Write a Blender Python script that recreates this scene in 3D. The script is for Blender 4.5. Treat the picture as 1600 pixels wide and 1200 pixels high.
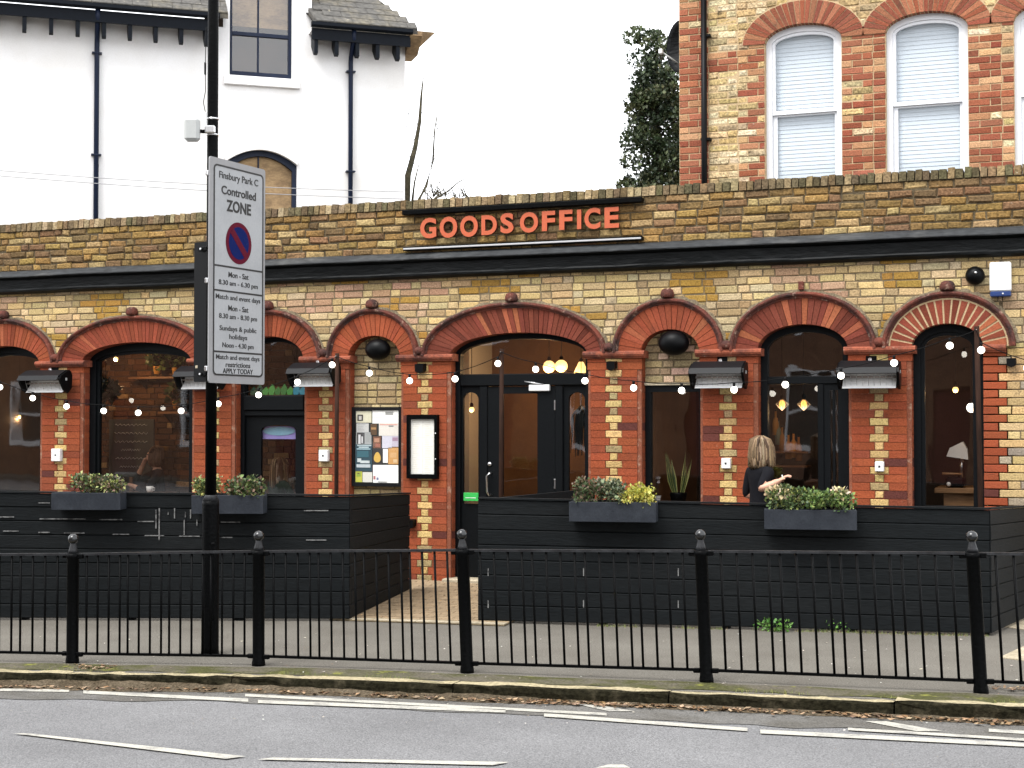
import bpy, bmesh, math, random
import numpy as np
from mathutils import Vector, Matrix, noise as mnoise
random.seed(11)
for o in list(bpy.data.objects): bpy.data.objects.remove(o)
SC = bpy.context.scene
COL = SC.collection
R = math.radians

# ------------------------------------------------------------------ camera, sky, sun, exposure
FPX = 2300.0; CAMH = 1.66; DIST = 14.0
TH = math.atan(FPX / 6000.0); PITCH = math.atan(59.0 / FPX)
cd = bpy.data.cameras.new('camera'); cam = bpy.data.objects.new('camera', cd); COL.objects.link(cam)
cd.sensor_width = 36; cd.lens = FPX / 1600 * 36; cd.clip_end = 600; cd.clip_start = .1
cam.location = (0, -DIST, CAMH); cam.rotation_euler = (math.pi / 2 + PITCH, 0, TH)
SC.camera = cam
SUN_EL, SUN_AZ = R(58), R(205)      # overcast: a broad soft sun behind the photographer's left shoulder
w = bpy.data.worlds.new('World'); SC.world = w; w.use_nodes = True
nt = w.node_tree; nt.nodes.clear()
out = nt.nodes.new('ShaderNodeOutputWorld'); bg = nt.nodes.new('ShaderNodeBackground')
sky = nt.nodes.new('ShaderNodeTexSky'); sky.sky_type = 'NISHITA'; sky.sun_disc = False
sky.sun_elevation = SUN_EL; sky.sun_rotation = SUN_AZ; sky.dust_density = 4; sky.ozone_density = 1
bw = nt.nodes.new('ShaderNodeRGBToBW'); mx = nt.nodes.new('ShaderNodeMix'); mx.data_type = 'RGBA'
mx.inputs[0].default_value = .82; mx.inputs[7].default_value = (9.7, 9.9, 10.3, 1)   # the cloud layer
nt.links.new(sky.outputs[0], bw.inputs[0]); nt.links.new(bw.outputs[0], mx.inputs[6])
nt.links.new(mx.outputs[2], bg.inputs[0]); bg.inputs[1].default_value = .1
nt.links.new(bg.outputs[0], out.inputs[0])
sd = bpy.data.lights.new('sun', 'SUN'); sd.energy = 1.3; sd.angle = R(28); sd.color = (1, .975, .94)
so = bpy.data.objects.new('sun', sd); COL.objects.link(so)
so.rotation_euler = (math.pi / 2 - SUN_EL, 0, R(-22)); so.location = (0, -10, 20)
SC.view_settings.view_transform = 'Standard'; SC.view_settings.look = 'None'
SC.view_settings.exposure = 1.55; SC.view_settings.gamma = 1
SC.view_settings.use_curve_mapping = False

# ------------------------------------------------------------------ photo pixel -> place
FW = np.array([-math.sin(TH) * math.cos(PITCH), math.cos(TH) * math.cos(PITCH), math.sin(PITCH)])
RT = np.array([math.cos(TH), math.sin(TH), 0.0]); UP = np.cross(RT, FW); CC = np.array([0, -DIST, CAMH])
def ray(x, y): return FW + (x - 800) / FPX * RT + (600 - y) / FPX * UP
def onY(x, y, Y=0.0):
    d = ray(x, y); t = (Y - CC[1]) / d[1]; p = CC + t * d; return float(p[0]), float(p[2])
def onZ(x, y, z=0.0):
    d = ray(x, y); t = (z - CC[2]) / d[2]; p = CC + t * d; return float(p[0]), float(p[1])
def zat(X, Y, py):
    v = (600 - py) / FPX; d0 = np.array([X, Y, 0]) - CC
    return float(-(d0 @ UP - v * (d0 @ FW)) / (UP[2] - v * FW[2]))
class Frame:
    """upright plane through (X,Y) turned by ang; local x along it, local -y towards the street"""
    def __init__(s, X, Y, ang):
        s.o = np.array([X, Y, 0.]); s.a = ang
        s.t = np.array([math.cos(ang), math.sin(ang), 0]); s.n = np.array([-math.sin(ang), math.cos(ang), 0])
    def at(s, px, py, y=0.0):
        d = ray(px, py); k = ((s.o + s.n * y - CC) @ s.n) / (d @ s.n); p = CC + k * d - s.o
        return float(p @ s.t), float(p[2])
def project(P):
    d = np.array(P) - CC; z = d @ FW
    return 800 + FPX * (d @ RT) / z, 600 - FPX * (d @ UP) / z

# ------------------------------------------------------------------ materials
MATS = {}
def mat(name, c, rough=.8, c2=None, sc=6, lo=.4, hi=.65, bump=0., bsc=60, metal=0., attr=False, fine=.12,
        emit=None, estr=0, coat=0, spec=.5, c3=None, sc3=30, lo3=.62, hi3=.7, coords='pos', stretch=(1, 1, 1)):
    m = bpy.data.materials.new(name); m.use_nodes = True; t = m.node_tree; N = t.nodes; L = t.links
    b = N['Principled BSDF']; b.inputs['Roughness'].default_value = rough; b.inputs['Metallic'].default_value = metal
    b.inputs['Specular IOR Level'].default_value = spec
    if coat: b.inputs['Coat Weight'].default_value = coat
    tc = N.new('ShaderNodeNewGeometry') if coords == 'pos' else N.new('ShaderNodeTexCoord')
    mp = N.new('ShaderNodeMapping'); mp.inputs['Scale'].default_value = stretch
    L.new(tc.outputs['Position' if coords == 'pos' else 'Object'], mp.inputs[0]); V = mp.outputs[0]
    if attr:
        a = N.new('ShaderNodeAttribute'); a.attribute_name = 'bcol'; cur = a.outputs['Color']
    else:
        rgb = N.new('ShaderNodeRGB'); rgb.outputs[0].default_value = (*c, 1); cur = rgb.outputs[0]
    def layer(cur, col, scale, lo, hi, detail=5):
        n = N.new('ShaderNodeTexNoise'); n.inputs['Scale'].default_value = scale; n.inputs['Detail'].default_value = detail
        n.inputs['Roughness'].default_value = .65; L.new(V, n.inputs[0])
        mr = N.new('ShaderNodeMapRange'); mr.inputs[1].default_value = lo; mr.inputs[2].default_value = hi
        L.new(n.outputs[0], mr.inputs[0])
        x = N.new('ShaderNodeMix'); x.data_type = 'RGBA'; L.new(mr.outputs[0], x.inputs[0]); L.new(cur, x.inputs[6])
        x.inputs[7].default_value = (*col, 1); return x.outputs[2]
    if c2: cur = layer(cur, c2, sc, lo, hi)
    if c3: cur = layer(cur, c3, sc3, lo3, hi3, 3)
    if fine:
        n = N.new('ShaderNodeTexNoise'); n.inputs['Scale'].default_value = bsc; n.inputs['Detail'].default_value = 4; L.new(V, n.inputs[0])
        mr = N.new('ShaderNodeMapRange'); mr.inputs[1].default_value = .25; mr.inputs[2].default_value = .75
        mr.inputs[3].default_value = 1 - fine * 1.6; mr.inputs[4].default_value = 1 + fine; L.new(n.outputs[0], mr.inputs[0])
        x = N.new('ShaderNodeMix'); x.data_type = 'RGBA'; x.blend_type = 'MULTIPLY'; x.inputs[0].default_value = 1
        L.new(cur, x.inputs[6]); L.new(mr.outputs[0], x.inputs[7]); cur = x.outputs[2]
        if bump:
            bp = N.new('ShaderNodeBump'); bp.inputs['Strength'].default_value = bump; bp.inputs['Distance'].default_value = .012
            L.new(n.outputs[0], bp.inputs['Height']); L.new(bp.outputs[0], b.inputs['Normal'])
    L.new(cur, b.inputs['Base Color'])
    if emit:
        b.inputs['Emission Color'].default_value = (*emit, 1); b.inputs['Emission Strength'].default_value = estr
    MATS[name] = m; return m
def s2l(r, g, b):
    f = lambda v: ((v / 255 + .055) / 1.055) ** 2.4 if v > 10 else v / 255 / 12.92
    return (f(r), f(g), f(b))
mat('brick', (.3, .2, .1), .88, spec=.12, attr=True, c2=(.055, .045, .035), sc=9, lo=.6, hi=.82, bump=.5, bsc=70, fine=.3, c3=(.5, .45, .36), sc3=24, lo3=.7, hi3=.8)
mat('brick_parapet', (.3, .2, .1), .92, spec=.12, attr=True, c2=(.06, .045, .028), sc=6, lo=.52, hi=.82, bump=1, bsc=48, fine=.38, c3=(.46, .42, .34), sc3=15, lo3=.68, hi3=.78)
mat('brick_rough', (.3, .2, .1), .92, spec=.1, attr=True, c2=(.09, .065, .035), sc=8, lo=.56, hi=.74, bump=1, bsc=45, fine=.4, c3=(.6, .54, .42), sc3=13, lo3=.66, hi3=.74)
mat('brick_red', (.4, .1, .05), .82, spec=.12, attr=True, c2=(.1, .03, .02), sc=5, lo=.58, hi=.82, bump=.35, bsc=80, fine=.2, c3=(.42, .3, .22), sc3=34, lo3=.72, hi3=.78)
mat('mortar', (.19, .148, .092), .95, spec=.12, c2=(.11, .083, .05), sc=7, bump=.6, bsc=90, fine=.25)
mat('mortar_dark', (.13, .1, .06), .95, spec=.12, c2=(.06, .047, .03), sc=7, bump=.6, bsc=90, fine=.25)
mat('mortar_red', (.2, .07, .04), .95, spec=.12, c2=(.32, .2, .14), sc=11, lo=.55, hi=.7, bump=.4, bsc=90, fine=.2)
mat('mortar_smear', (.25, .2, .13), .95, spec=.1, c2=(.15, .12, .08), sc=9, bump=.7, bsc=60, fine=.3)
mat('mortar_buff', (.46, .34, .2), .95, spec=.12, bump=.4, bsc=90, fine=.2)
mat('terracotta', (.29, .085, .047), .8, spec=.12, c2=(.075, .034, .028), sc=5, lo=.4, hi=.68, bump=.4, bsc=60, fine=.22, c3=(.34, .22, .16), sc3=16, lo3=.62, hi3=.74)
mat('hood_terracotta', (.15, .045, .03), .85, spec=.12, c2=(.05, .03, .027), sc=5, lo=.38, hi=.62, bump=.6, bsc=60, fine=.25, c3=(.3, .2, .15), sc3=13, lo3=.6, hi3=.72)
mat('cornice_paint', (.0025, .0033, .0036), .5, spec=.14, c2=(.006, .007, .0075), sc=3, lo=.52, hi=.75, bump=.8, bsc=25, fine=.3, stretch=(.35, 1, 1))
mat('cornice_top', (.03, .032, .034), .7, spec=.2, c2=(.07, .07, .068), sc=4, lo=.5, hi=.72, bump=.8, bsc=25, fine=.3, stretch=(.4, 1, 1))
mat('rail_highlight', (.02, .021, .023), .5, spec=.25, c2=(.006, .006, .007), sc=9, fine=.25)  # paler than the iron: sky highlight painted into top rail, necks and collar
mat('ball_gloss', (.004, .0045, .005), .22, spec=.6, fine=.1)
mat('black_frame', (.0022, .003, .0038), .5, spec=.12, bump=.12, bsc=40, fine=.15)
mat('black_board', (.0036, .005, .0058), .7, c2=(.0062, .0074, .008), sc=2.5, bump=.25, bsc=50, fine=.25, stretch=(.25, .25, 1.5), spec=.14)
mat('scuff', (.16, .16, .155), .9, c2=(.03, .03, .03), sc=30, lo=.45, hi=.6)
mat('black_iron', (.0009, .0011, .0013), .45, spec=.06, bump=.3, bsc=60, fine=.2)
mat('planter_grey', (.015, .018, .024), .6, spec=.2, c2=(.024, .028, .035), sc=5, bump=.12, bsc=50, fine=.12)
mat('asphalt', (.175, .173, .174), .9, c2=(.13, .128, .129), sc=.9, lo=.35, hi=.7, bump=.9, bsc=110, fine=.4, c3=(.19, .187, .18), sc3=140, lo3=.63, hi3=.7)
mat('gutter_asphalt', (.12, .114, .104), .92, c2=(.075, .068, .056), sc=2.5, lo=.4, hi=.65, bump=.9, bsc=90, fine=.35)
mat('road_patch', (.066, .066, .07), .92, bump=.9, bsc=100, fine=.35)
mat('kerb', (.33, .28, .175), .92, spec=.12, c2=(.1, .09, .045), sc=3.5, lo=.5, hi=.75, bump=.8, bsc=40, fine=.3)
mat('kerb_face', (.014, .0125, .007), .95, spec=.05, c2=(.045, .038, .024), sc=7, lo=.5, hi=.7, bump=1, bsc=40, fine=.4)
mat('white_line', (.36, .345, .3), .9, spec=.2, c2=(.18, .175, .165), sc=9, lo=.5, hi=.72, bump=.4, bsc=90, fine=.18)
mat('render_white', (.83, .82, .81), .85, c2=(.76, .74, .71), sc=.8, fine=.03)
mat('navy', (.008, .014, .034), .45, spec=.2, fine=.15, bsc=12)
mat('fascia_black', (.003, .005, .009), .5, spec=.12, fine=.15, bsc=12)
mat('slate', (.075, .07, .062), .85, c2=(.14, .12, .08), sc=1.6, lo=.48, hi=.7, bump=.6, bsc=14, fine=.35, c3=(.28, .25, .18), sc3=7, lo3=.68, hi3=.76)
mat('board_wood', (.36, .24, .12), .8, c2=(.22, .14, .07), sc=2.2, lo=.42, hi=.6, fine=.15, bsc=20, stretch=(1, 1, 2))
mat('upvc', (.7, .71, .73), .35, fine=.02)
mat('blind', (.5, .56, .61), .7, fine=.03)
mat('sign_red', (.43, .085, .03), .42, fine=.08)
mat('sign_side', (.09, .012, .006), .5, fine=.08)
mat('led_tube', (.4, .4, .41), .3, fine=0)
mat('post_brown', (.03, .014, .009), .8, spec=.1, c2=(.016, .008, .005), sc=8, bump=.4, bsc=40, fine=.2, stretch=(1, 1, .15))
mat('plate_grey', (.24, .24, .245), .42, fine=.05, bsc=15)
mat('plate_white', (.32, .33, .34), .45, c2=(.28, .29, .3), sc=3, fine=.04)
mat('ink', (.008, .008, .008), .5, fine=0)
mat('sign_blue', (.001, .008, .075), .5, spec=.08, fine=0)
mat('sign_redring', (.085, .004, .016), .5, spec=.08, fine=0)
mat('plastic_white', (.68, .68, .67), .45, fine=.03)
mat('plastic_grey', (.36, .37, .36), .5, fine=.04)
mat('plastic_black', (.0014, .0016, .002), .42, spec=.12, fine=.1)
mat('blue_plastic', (.01, .03, .12), .3, fine=.05)
mat('steel', (.62, .62, .62), .28, metal=1, fine=.06)
mat('reflector', (.88, .88, .87), .3, fine=.03)
mat('heater_hood', (.004, .0043, .0053), .5, spec=.18, fine=.12)
mat('quartz', (.35, .3, .27), .3, fine=.2, bsc=90)
mat('bulb_lit', (1, .96, .88), .3, fine=0, emit=(1, .93, .8), estr=2.2)
mat('lamp_warm', (1, .7, .3), .3, fine=0, emit=(1, .43, .09), estr=1.0)
mat('globe_warm', (1, .8, .45), .3, fine=0, emit=(1, .6, .2), estr=1.0)
mat('cable', (.004, .004, .004), .7, spec=.1, fine=0)
mat('wire_pale', (.3, .3, .31), .6, fine=0)
mat('paper', (.66, .65, .6), .8, fine=.03)
mat('paper_cream', (.6, .57, .46), .8, fine=.04)
mat('attr_paint', (.5, .5, .5), .7, attr=True, fine=.05)
mat('bark', (.1, .085, .05), .95, c2=(.05, .045, .025), sc=6, bump=.8, bsc=30, fine=.3)
mat('plaster_tan', (.15, .07, .022), .85, c2=(.1, .045, .015), sc=1.5, fine=.08)
mat('plaster_white', (.5, .46, .4), .85, fine=.05)
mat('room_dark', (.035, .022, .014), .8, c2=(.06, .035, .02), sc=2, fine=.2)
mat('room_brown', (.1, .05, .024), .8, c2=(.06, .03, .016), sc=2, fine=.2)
mat('wood_shelf', (.16, .07, .025), .6, c2=(.1, .04, .015), sc=4, fine=.2, stretch=(.2, 1, 1))
mat('wood_pale', (.3, .16, .07), .55, c2=(.2, .1, .04), sc=4, fine=.2, stretch=(.2, 1, 1))
mat('pot_ochre', (.42, .2, .04), .6, fine=.1)
mat('chalkboard', (.015, .02, .02), .7, c2=(.03, .035, .034), sc=5, fine=.15)
mat('chalk', (.3, .32, .32), .9, fine=.2)
mat('green_sign', (.02, .3, .05), .5, fine=0, emit=(.05, 1, .2), estr=.03)
mat('skin', (.5, .27, .18), .55, fine=.05)
mat('hair_blonde', (.36, .235, .12), .6, spec=.2, attr=True, fine=.15, bsc=90)
mat('cloth_black', (.006, .006, .008), .9, spec=.12, fine=.15)
mat('cloth_green', (.01, .05, .025), .9, spec=.12, fine=.15)
mat('cloth_cream', (.4, .34, .26), .9, fine=.15)
mat('cloth_denim', (.03, .04, .07), .9, spec=.12, fine=.15)
mat('paving_tan', (.3, .215, .125), .88, c2=(.22, .16, .095), sc=5, bump=.5, bsc=60, fine=.22)
mat('paving_pale', (.4, .34, .24), .9, c2=(.25, .21, .14), sc=6, bump=.5, bsc=60, fine=.2)
mat('soil', (.03, .02, .012), .95, fine=.3)
mat('roof_felt', (.04, .04, .042), .9, fine=.2)
mat('brick_house_far', (.19, .1, .06), .9, c2=(.13, .065, .04), sc=3, fine=.25, bsc=14)
mat('lavender', (.3, .26, .62), .5, fine=.05)
mat('sky_blue', (.22, .42, .56), .4, fine=.05)
def leafmat():
    m = mat('leaf', (.05, .08, .02), .5, attr=True, fine=.15, bsc=70, spec=.35); m.use_nodes = True
leafmat()
def pavement_mat():
    m = mat('pavement', (.155, .143, .122), .93, spec=.12, c2=(.12, .109, .092), sc=1.6, lo=.35, hi=.7, bump=.8, bsc=95, fine=.3, c3=(.23, .21, .18), sc3=90, lo3=.68, hi3=.75)
pavement_mat()
mat('dirt', (.065, .05, .032), .95, spec=.05, c2=(.12, .095, .065), sc=8, bump=1, bsc=70, fine=.4)
mat('moss', (.06, .06, .022), .95, spec=.12, c2=(.1, .088, .066), sc=2.6, lo=.44, hi=.6, c3=(.17, .17, .04), sc3=5, lo3=.6, hi3=.7, bump=.7, bsc=60, fine=.3)
def glassmat(name, tint, ior=1.5, extra=0.):
    m = bpy.data.materials.new(name); m.use_nodes = True; t = m.node_tree; N = t.nodes; N.clear()
    o = N.new('ShaderNodeOutputMaterial'); mix = N.new('ShaderNodeMixShader'); fr = N.new('ShaderNodeLayerWeight'); pw = N.new('ShaderNodeMath'); pw.operation = 'POWER'; pw.inputs[1].default_value = 5
    tr = N.new('ShaderNodeBsdfTransparent'); tr.inputs[0].default_value = (*tint, 1); gl = N.new('ShaderNodeBsdfGlossy'); gl.inputs['Roughness'].default_value = .02
    mm = N.new('ShaderNodeMath'); mm.operation = 'MULTIPLY_ADD'; mm.inputs[1].default_value = .85; mm.inputs[2].default_value = .045 + extra
    nz = N.new('ShaderNodeTexNoise'); nz.inputs['Scale'].default_value = 1.3; bp = N.new('ShaderNodeBump'); bp.inputs['Strength'].default_value = .05; bp.inputs['Distance'].default_value = .05
    t.links.new(nz.outputs[0], bp.inputs['Height']); t.links.new(bp.outputs[0], gl.inputs['Normal'])
    t.links.new(fr.outputs['Facing'], pw.inputs[0]); t.links.new(pw.outputs[0], mm.inputs[0]); t.links.new(mm.outputs[0], mix.inputs[0]); t.links.new(tr.outputs[0], mix.inputs[1]); t.links.new(gl.outputs[0], mix.inputs[2]); t.links.new(mix.outputs[0], o.inputs[0])
    MATS[name] = m
glassmat('glass', (.82, .81, .79), 1.5, .085)
glassmat('glass_clear', (.98, .98, .98), 1.45, 0.)

# ------------------------------------------------------------------ mesh helpers
def tag(o, label=None, cat=None, group=None, kind=None):
    if label: o['label'] = label
    if cat: o['category'] = cat
    if group: o['group'] = group
    if kind: o['kind'] = kind
    return o
def empty(name, loc=(0, 0, 0), rz=0, label=None, cat=None, group=None, parent=None):
    o = bpy.data.objects.new(name, None); COL.objects.link(o); o.location = loc; o.rotation_euler = (0, 0, rz)
    o.empty_display_size = .1
    if parent: o.parent = parent
    return tag(o, label, cat, group)
class MB:
    def __init__(s): s.v = []; s.f = []; s.c = []; s.sm = []; s.mi = []
    def add(s, vs, fs, col=None, smooth=False, mi=0):
        k = len(s.v); s.v += [tuple(map(float, p)) for p in vs]; s.f += [tuple(i + k for i in f) for f in fs]
        s.c += [col or (1, 1, 1)] * len(vs); s.sm += [smooth] * len(fs); s.mi += [mi] * len(fs); return s
    def box(s, x0, x1, y0, y1, z0, z1, col=None, mi=0):
        return s.add([(x0, y0, z0), (x1, y0, z0), (x1, y1, z0), (x0, y1, z0), (x0, y0, z1), (x1, y0, z1), (x1, y1, z1), (x0, y1, z1)],
                     [(0, 3, 2, 1), (4, 5, 6, 7), (0, 1, 5, 4), (1, 2, 6, 5), (2, 3, 7, 6), (3, 0, 4, 7)], col, mi=mi)
    def bbox(s, x0, x1, y0, y1, z0, z1, b=.006, col=None, mi=0):
        """box with bevelled edges"""
        vs = []; 
        for X, Y, Z in ((x0, y0, z0), (x1, y0, z0), (x1, y1, z0), (x0, y1, z0), (x0, y0, z1), (x1, y0, z1), (x1, y1, z1), (x0, y1, z1)):
            sx = b if X == x0 else -b; sy = b if Y == y0 else -b; sz = b if Z == z0 else -b
            vs += [(X, Y + sy, Z + sz), (X + sx, Y, Z + sz), (X + sx, Y + sy, Z)]
        q = lambda i, a: i * 3 + a
        fs = [(q(0, 2), q(3, 2), q(2, 2), q(1, 2)), (q(4, 2), q(5, 2), q(6, 2), q(7, 2)), (q(0, 1), q(1, 1), q(5, 1), q(4, 1)), (q(2, 1), q(3, 1), q(7, 1), q(6, 1)),
              (q(1, 0), q(2, 0), q(6, 0), q(5, 0)), (q(3, 0), q(0, 0), q(4, 0), q(7, 0))]
        for i, j, a1, a2 in ((0, 1, 1, 2), (1, 2, 0, 2), (2, 3, 1, 2), (3, 0, 0, 2), (4, 5, 1, 2), (5, 6, 0, 2), (6, 7, 1, 2), (7, 4, 0, 2), (0, 4, 0, 1), (1, 5, 0, 1), (2, 6, 0, 1), (3, 7, 0, 1)):
            fs.append((q(i, a1), q(j, a1), q(j, a2), q(i, a2)))
        for i in range(8): fs.append((q(i, 0), q(i, 1), q(i, 2)))
        return s.add(vs, fs, col, mi=mi)
    def prism_xz(s, pts, y0, y1, col=None, mi=0):
        n = len(pts); vs = [(x, y0, z) for x, z in pts] + [(x, y1, z) for x, z in pts]
        return s.add(vs, [tuple(range(n)), tuple(range(2 * n - 1, n - 1, -1))] + [(i, i + n, (i + 1) % n + n, (i + 1) % n) for i in range(n)], col, mi=mi)
    def prism_yz(s, pts, x0, x1, col=None, mi=0, smooth=False):
        n = len(pts); vs = [(x0, y, z) for y, z in pts] + [(x1, y, z) for y, z in pts]
        return s.add(vs, [tuple(range(n)), tuple(range(2 * n - 1, n - 1, -1))] + [(i, i + n, (i + 1) % n + n, (i + 1) % n) for i in range(n)], col, smooth, mi)
    def prism_xy(s, pts, z0, z1, col=None, mi=0):
        n = len(pts); zz0 = z0 if isinstance(z0, (list, tuple)) else [z0] * n; zz1 = z1 if isinstance(z1, (list, tuple)) else [z1] * n
        vs = [(x, y, a) for (x, y), a in zip(pts, zz0)] + [(x, y, a) for (x, y), a in zip(pts, zz1)]
        return s.add(vs, [tuple(range(n - 1, -1, -1)), tuple(range(n, 2 * n))] + [(i, (i + 1) % n, (i + 1) % n + n, i + n) for i in range(n)], col, mi=mi)
    def strip(s, A, B, y0, y1, closed=True, col=None, mi=0):
        """band between two loops of (x,z) with the same count, extruded y0 (front) .. y1"""
        n = len(A); vs = [(x, y0, z) for x, z in A] + [(x, y0, z) for x, z in B] + [(x, y1, z) for x, z in A] + [(x, y1, z) for x, z in B]
        fs = []
        for i in range(n if closed else n - 1):
            j = (i + 1) % n
            fs += [(i, j, n + j, n + i), (2 * n + i, 3 * n + i, 3 * n + j, 2 * n + j), (i, 2 * n + i, 2 * n + j, j), (n + i, n + j, 3 * n + j, 3 * n + i)]
        if not closed: fs += [(0, n, 3 * n, 2 * n), (n - 1, 3 * n - 1, 4 * n - 1, 2 * n - 1)]
        return s.add(vs, fs, col, mi=mi)
    def tube(s, pts, r, n=8, col=None, smooth=True, cap=True, mi=0):
        pts = [Vector(p) for p in pts]; rr = r if isinstance(r, (list, tuple)) else [r] * len(pts); vs = []; up = Vector((0, 0, 1))
        for i, p in enumerate(pts):
            d = (pts[min(i + 1, len(pts) - 1)] - pts[max(i - 1, 0)]).normalized()
            a = d.cross(up) if abs(d.z) < .95 else d.cross(Vector((0, 1, 0))); a.normalize(); b = d.cross(a)
            vs += [tuple(p + (a * math.cos(2 * math.pi * k / n) + b * math.sin(2 * math.pi * k / n)) * rr[i]) for k in range(n)]
        fs = [(i * n + k, i * n + (k + 1) % n, (i + 1) * n + (k + 1) % n, (i + 1) * n + k) for i in range(len(pts) - 1) for k in range(n)]
        s.add(vs, fs, col, smooth, mi)
        if cap:
            m = len(s.v) - len(vs); s.f += [tuple(m + k for k in range(n - 1, -1, -1)), tuple(len(s.v) - n + k for k in range(n))]; s.sm += [False, False]; s.mi += [mi, mi]
        return s
    def lathe(s, prof, cx=0, cy=0, n=16, col=None, mi=0, smooth=True):
        vs = [(cx + r * math.cos(2 * math.pi * k / n), cy + r * math.sin(2 * math.pi * k / n), z) for r, z in prof for k in range(n)]
        fs = [(i * n + k, i * n + (k + 1) % n, (i + 1) * n + (k + 1) % n, (i + 1) * n + k) for i in range(len(prof) - 1) for k in range(n)]
        fs += [tuple(range(n - 1, -1, -1)), tuple(range((len(prof) - 1) * n, len(prof) * n))]
        return s.add(vs, fs, col, smooth, mi)
    def ball(s, c, r, n=12, m=8, col=None, sq=(1, 1, 1), mi=0):
        vs = [(c[0], c[1], c[2] - r * sq[2])]
        for i in range(1, m):
            a = math.pi * i / m - math.pi / 2
            vs += [(c[0] + r * sq[0] * math.cos(a) * math.cos(2 * math.pi * k / n), c[1] + r * sq[1] * math.cos(a) * math.sin(2 * math.pi * k / n), c[2] + r * sq[2] * math.sin(a)) for k in range(n)]
        vs.append((c[0], c[1], c[2] + r * sq[2])); T = len(vs) - 1
        fs = [(0, 1 + (k + 1) % n, 1 + k) for k in range(n)] + [(T, 1 + (m - 2) * n + k, 1 + (m - 2) * n + (k + 1) % n) for k in range(n)]
        fs += [(1 + i * n + k, 1 + i * n + (k + 1) % n, 1 + (i + 1) * n + (k + 1) % n, 1 + (i + 1) * n + k) for i in range(m - 2) for k in range(n)]
        return s.add(vs, fs, col, True, mi)
    def mesh(s, name, mats, fix=True):
        me = bpy.data.meshes.new(name); me.from_pydata(s.v, [], s.f)
        for m in (mats if isinstance(mats, (list, tuple)) else [mats]): me.materials.append(MATS[m])
        me.polygons.foreach_set('use_smooth', s.sm); me.polygons.foreach_set('material_index', s.mi)
        ca = me.color_attributes.new('bcol', 'FLOAT_COLOR', 'POINT')
        a = np.ones((len(s.v), 4), dtype=np.float32); a[:, :3] = np.array(s.c, dtype=np.float32); ca.data.foreach_set('color', a.ravel())
        if fix:
            bm = bmesh.new(); bm.from_mesh(me); bmesh.ops.recalc_face_normals(bm, faces=bm.faces); bm.to_mesh(me); bm.free()
        me.update(); return me
    def build(s, name, mats, parent=None, loc=None, fix=True, **kw):
        o = bpy.data.objects.new(name, s.mesh(name, mats, fix)); COL.objects.link(o)
        if parent: o.parent = parent
        if loc: o.location = loc
        return tag(o, **kw)
def copy_tree(o, parent=None):
    c = o.copy(); COL.objects.link(c); c.parent = parent
    for ch in list(o.children): copy_tree(ch, c)
    return c
def text_mesh(txt, bold=0., extrude=.004):
    cu = bpy.data.curves.new('t', 'FONT'); cu.body = txt; cu.size = 1; cu.extrude = extrude; cu.offset = bold; cu.resolution_u = 4
    ob = bpy.data.objects.new('t', cu); COL.objects.link(ob); bpy.context.view_layer.update()
    me = bpy.data.meshes.new_from_object(ob.evaluated_get(bpy.context.evaluated_depsgraph_get()))
    bpy.data.objects.remove(ob); bpy.data.curves.remove(cu)
    v = np.array([p.co[:] for p in me.vertices]); return me, v.min(0), v.max(0)
def place_text(name, txt, x0, x1, z0, z1, y, depth, mats, parent, bold=0.):
    """flat lettering fitted into x0..x1, z0..z1, facing -y"""
    me, lo, hi = text_mesh(txt, bold)
    sx = (x1 - x0) / (hi[0] - lo[0]); sz = (z1 - z0) / (hi[1] - lo[1])
    for p in me.vertices:
        a = p.co.copy(); p.co = (x0 + (a.x - lo[0]) * sx, y - depth if a.z > 0 else y, z0 + (a.y - lo[1]) * sz)
    me.materials.clear()
    for m in mats: me.materials.append(MATS[m])
    me.update()
    if len(mats) > 1:
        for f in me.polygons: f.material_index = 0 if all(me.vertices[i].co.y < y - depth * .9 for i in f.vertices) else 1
    me.update(); o = bpy.data.objects.new(name, me); COL.objects.link(o); o.parent = parent; return o

# bricks: collected, then the 300 that show largest of a kind become objects, the rest one mesh
BRK = {}
def rnd(a, b): return random.uniform(a, b)
def jit(c, v=.12, h=.05):
    k = 1 + rnd(-v, v); return tuple(max(.003, c[i] * k * (1 + rnd(-h, h))) for i in range(3))
def brick(kind, parent, quad, yf, yb, col, matn, bev=.005, wob=.002):
    cx = sum(p[0] for p in quad) / 4; cz = sum(p[1] for p in quad) / 4
    q = [(x + rnd(-wob, wob), z + rnd(-wob, wob)) for x, z in quad]
    def ins(p, d):
        ex = bev * d * (1 if p[0] < cx else -1); ez = bev * d * (1 if p[1] < cz else -1); return (p[0] + ex, p[1] + ez)
    yt = rnd(-wob, wob)
    vs = [(x, yb, z) for x, z in q] + [(x, yf + bev + yt, z) for x, z in q] + [(*((lambda t: (t[0], yf + yt + rnd(-wob, wob) * .5, t[1]))(ins(p, 1))),) for p in q]
    fs = [(i, (i + 1) % 4, (i + 1) % 4 + 4, i + 4) for i in range(4)] + [(i + 4, (i + 1) % 4 + 4, (i + 1) % 4 + 8, i + 8) for i in range(4)] + [(8, 9, 10, 11)]
    BRK.setdefault(kind, []).append((parent, vs, fs, col, matn))
def raw_brick(kind, parent, vs, fs, col, matn): BRK.setdefault(kind, []).append((parent, vs, fs, col, matn))
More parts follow.
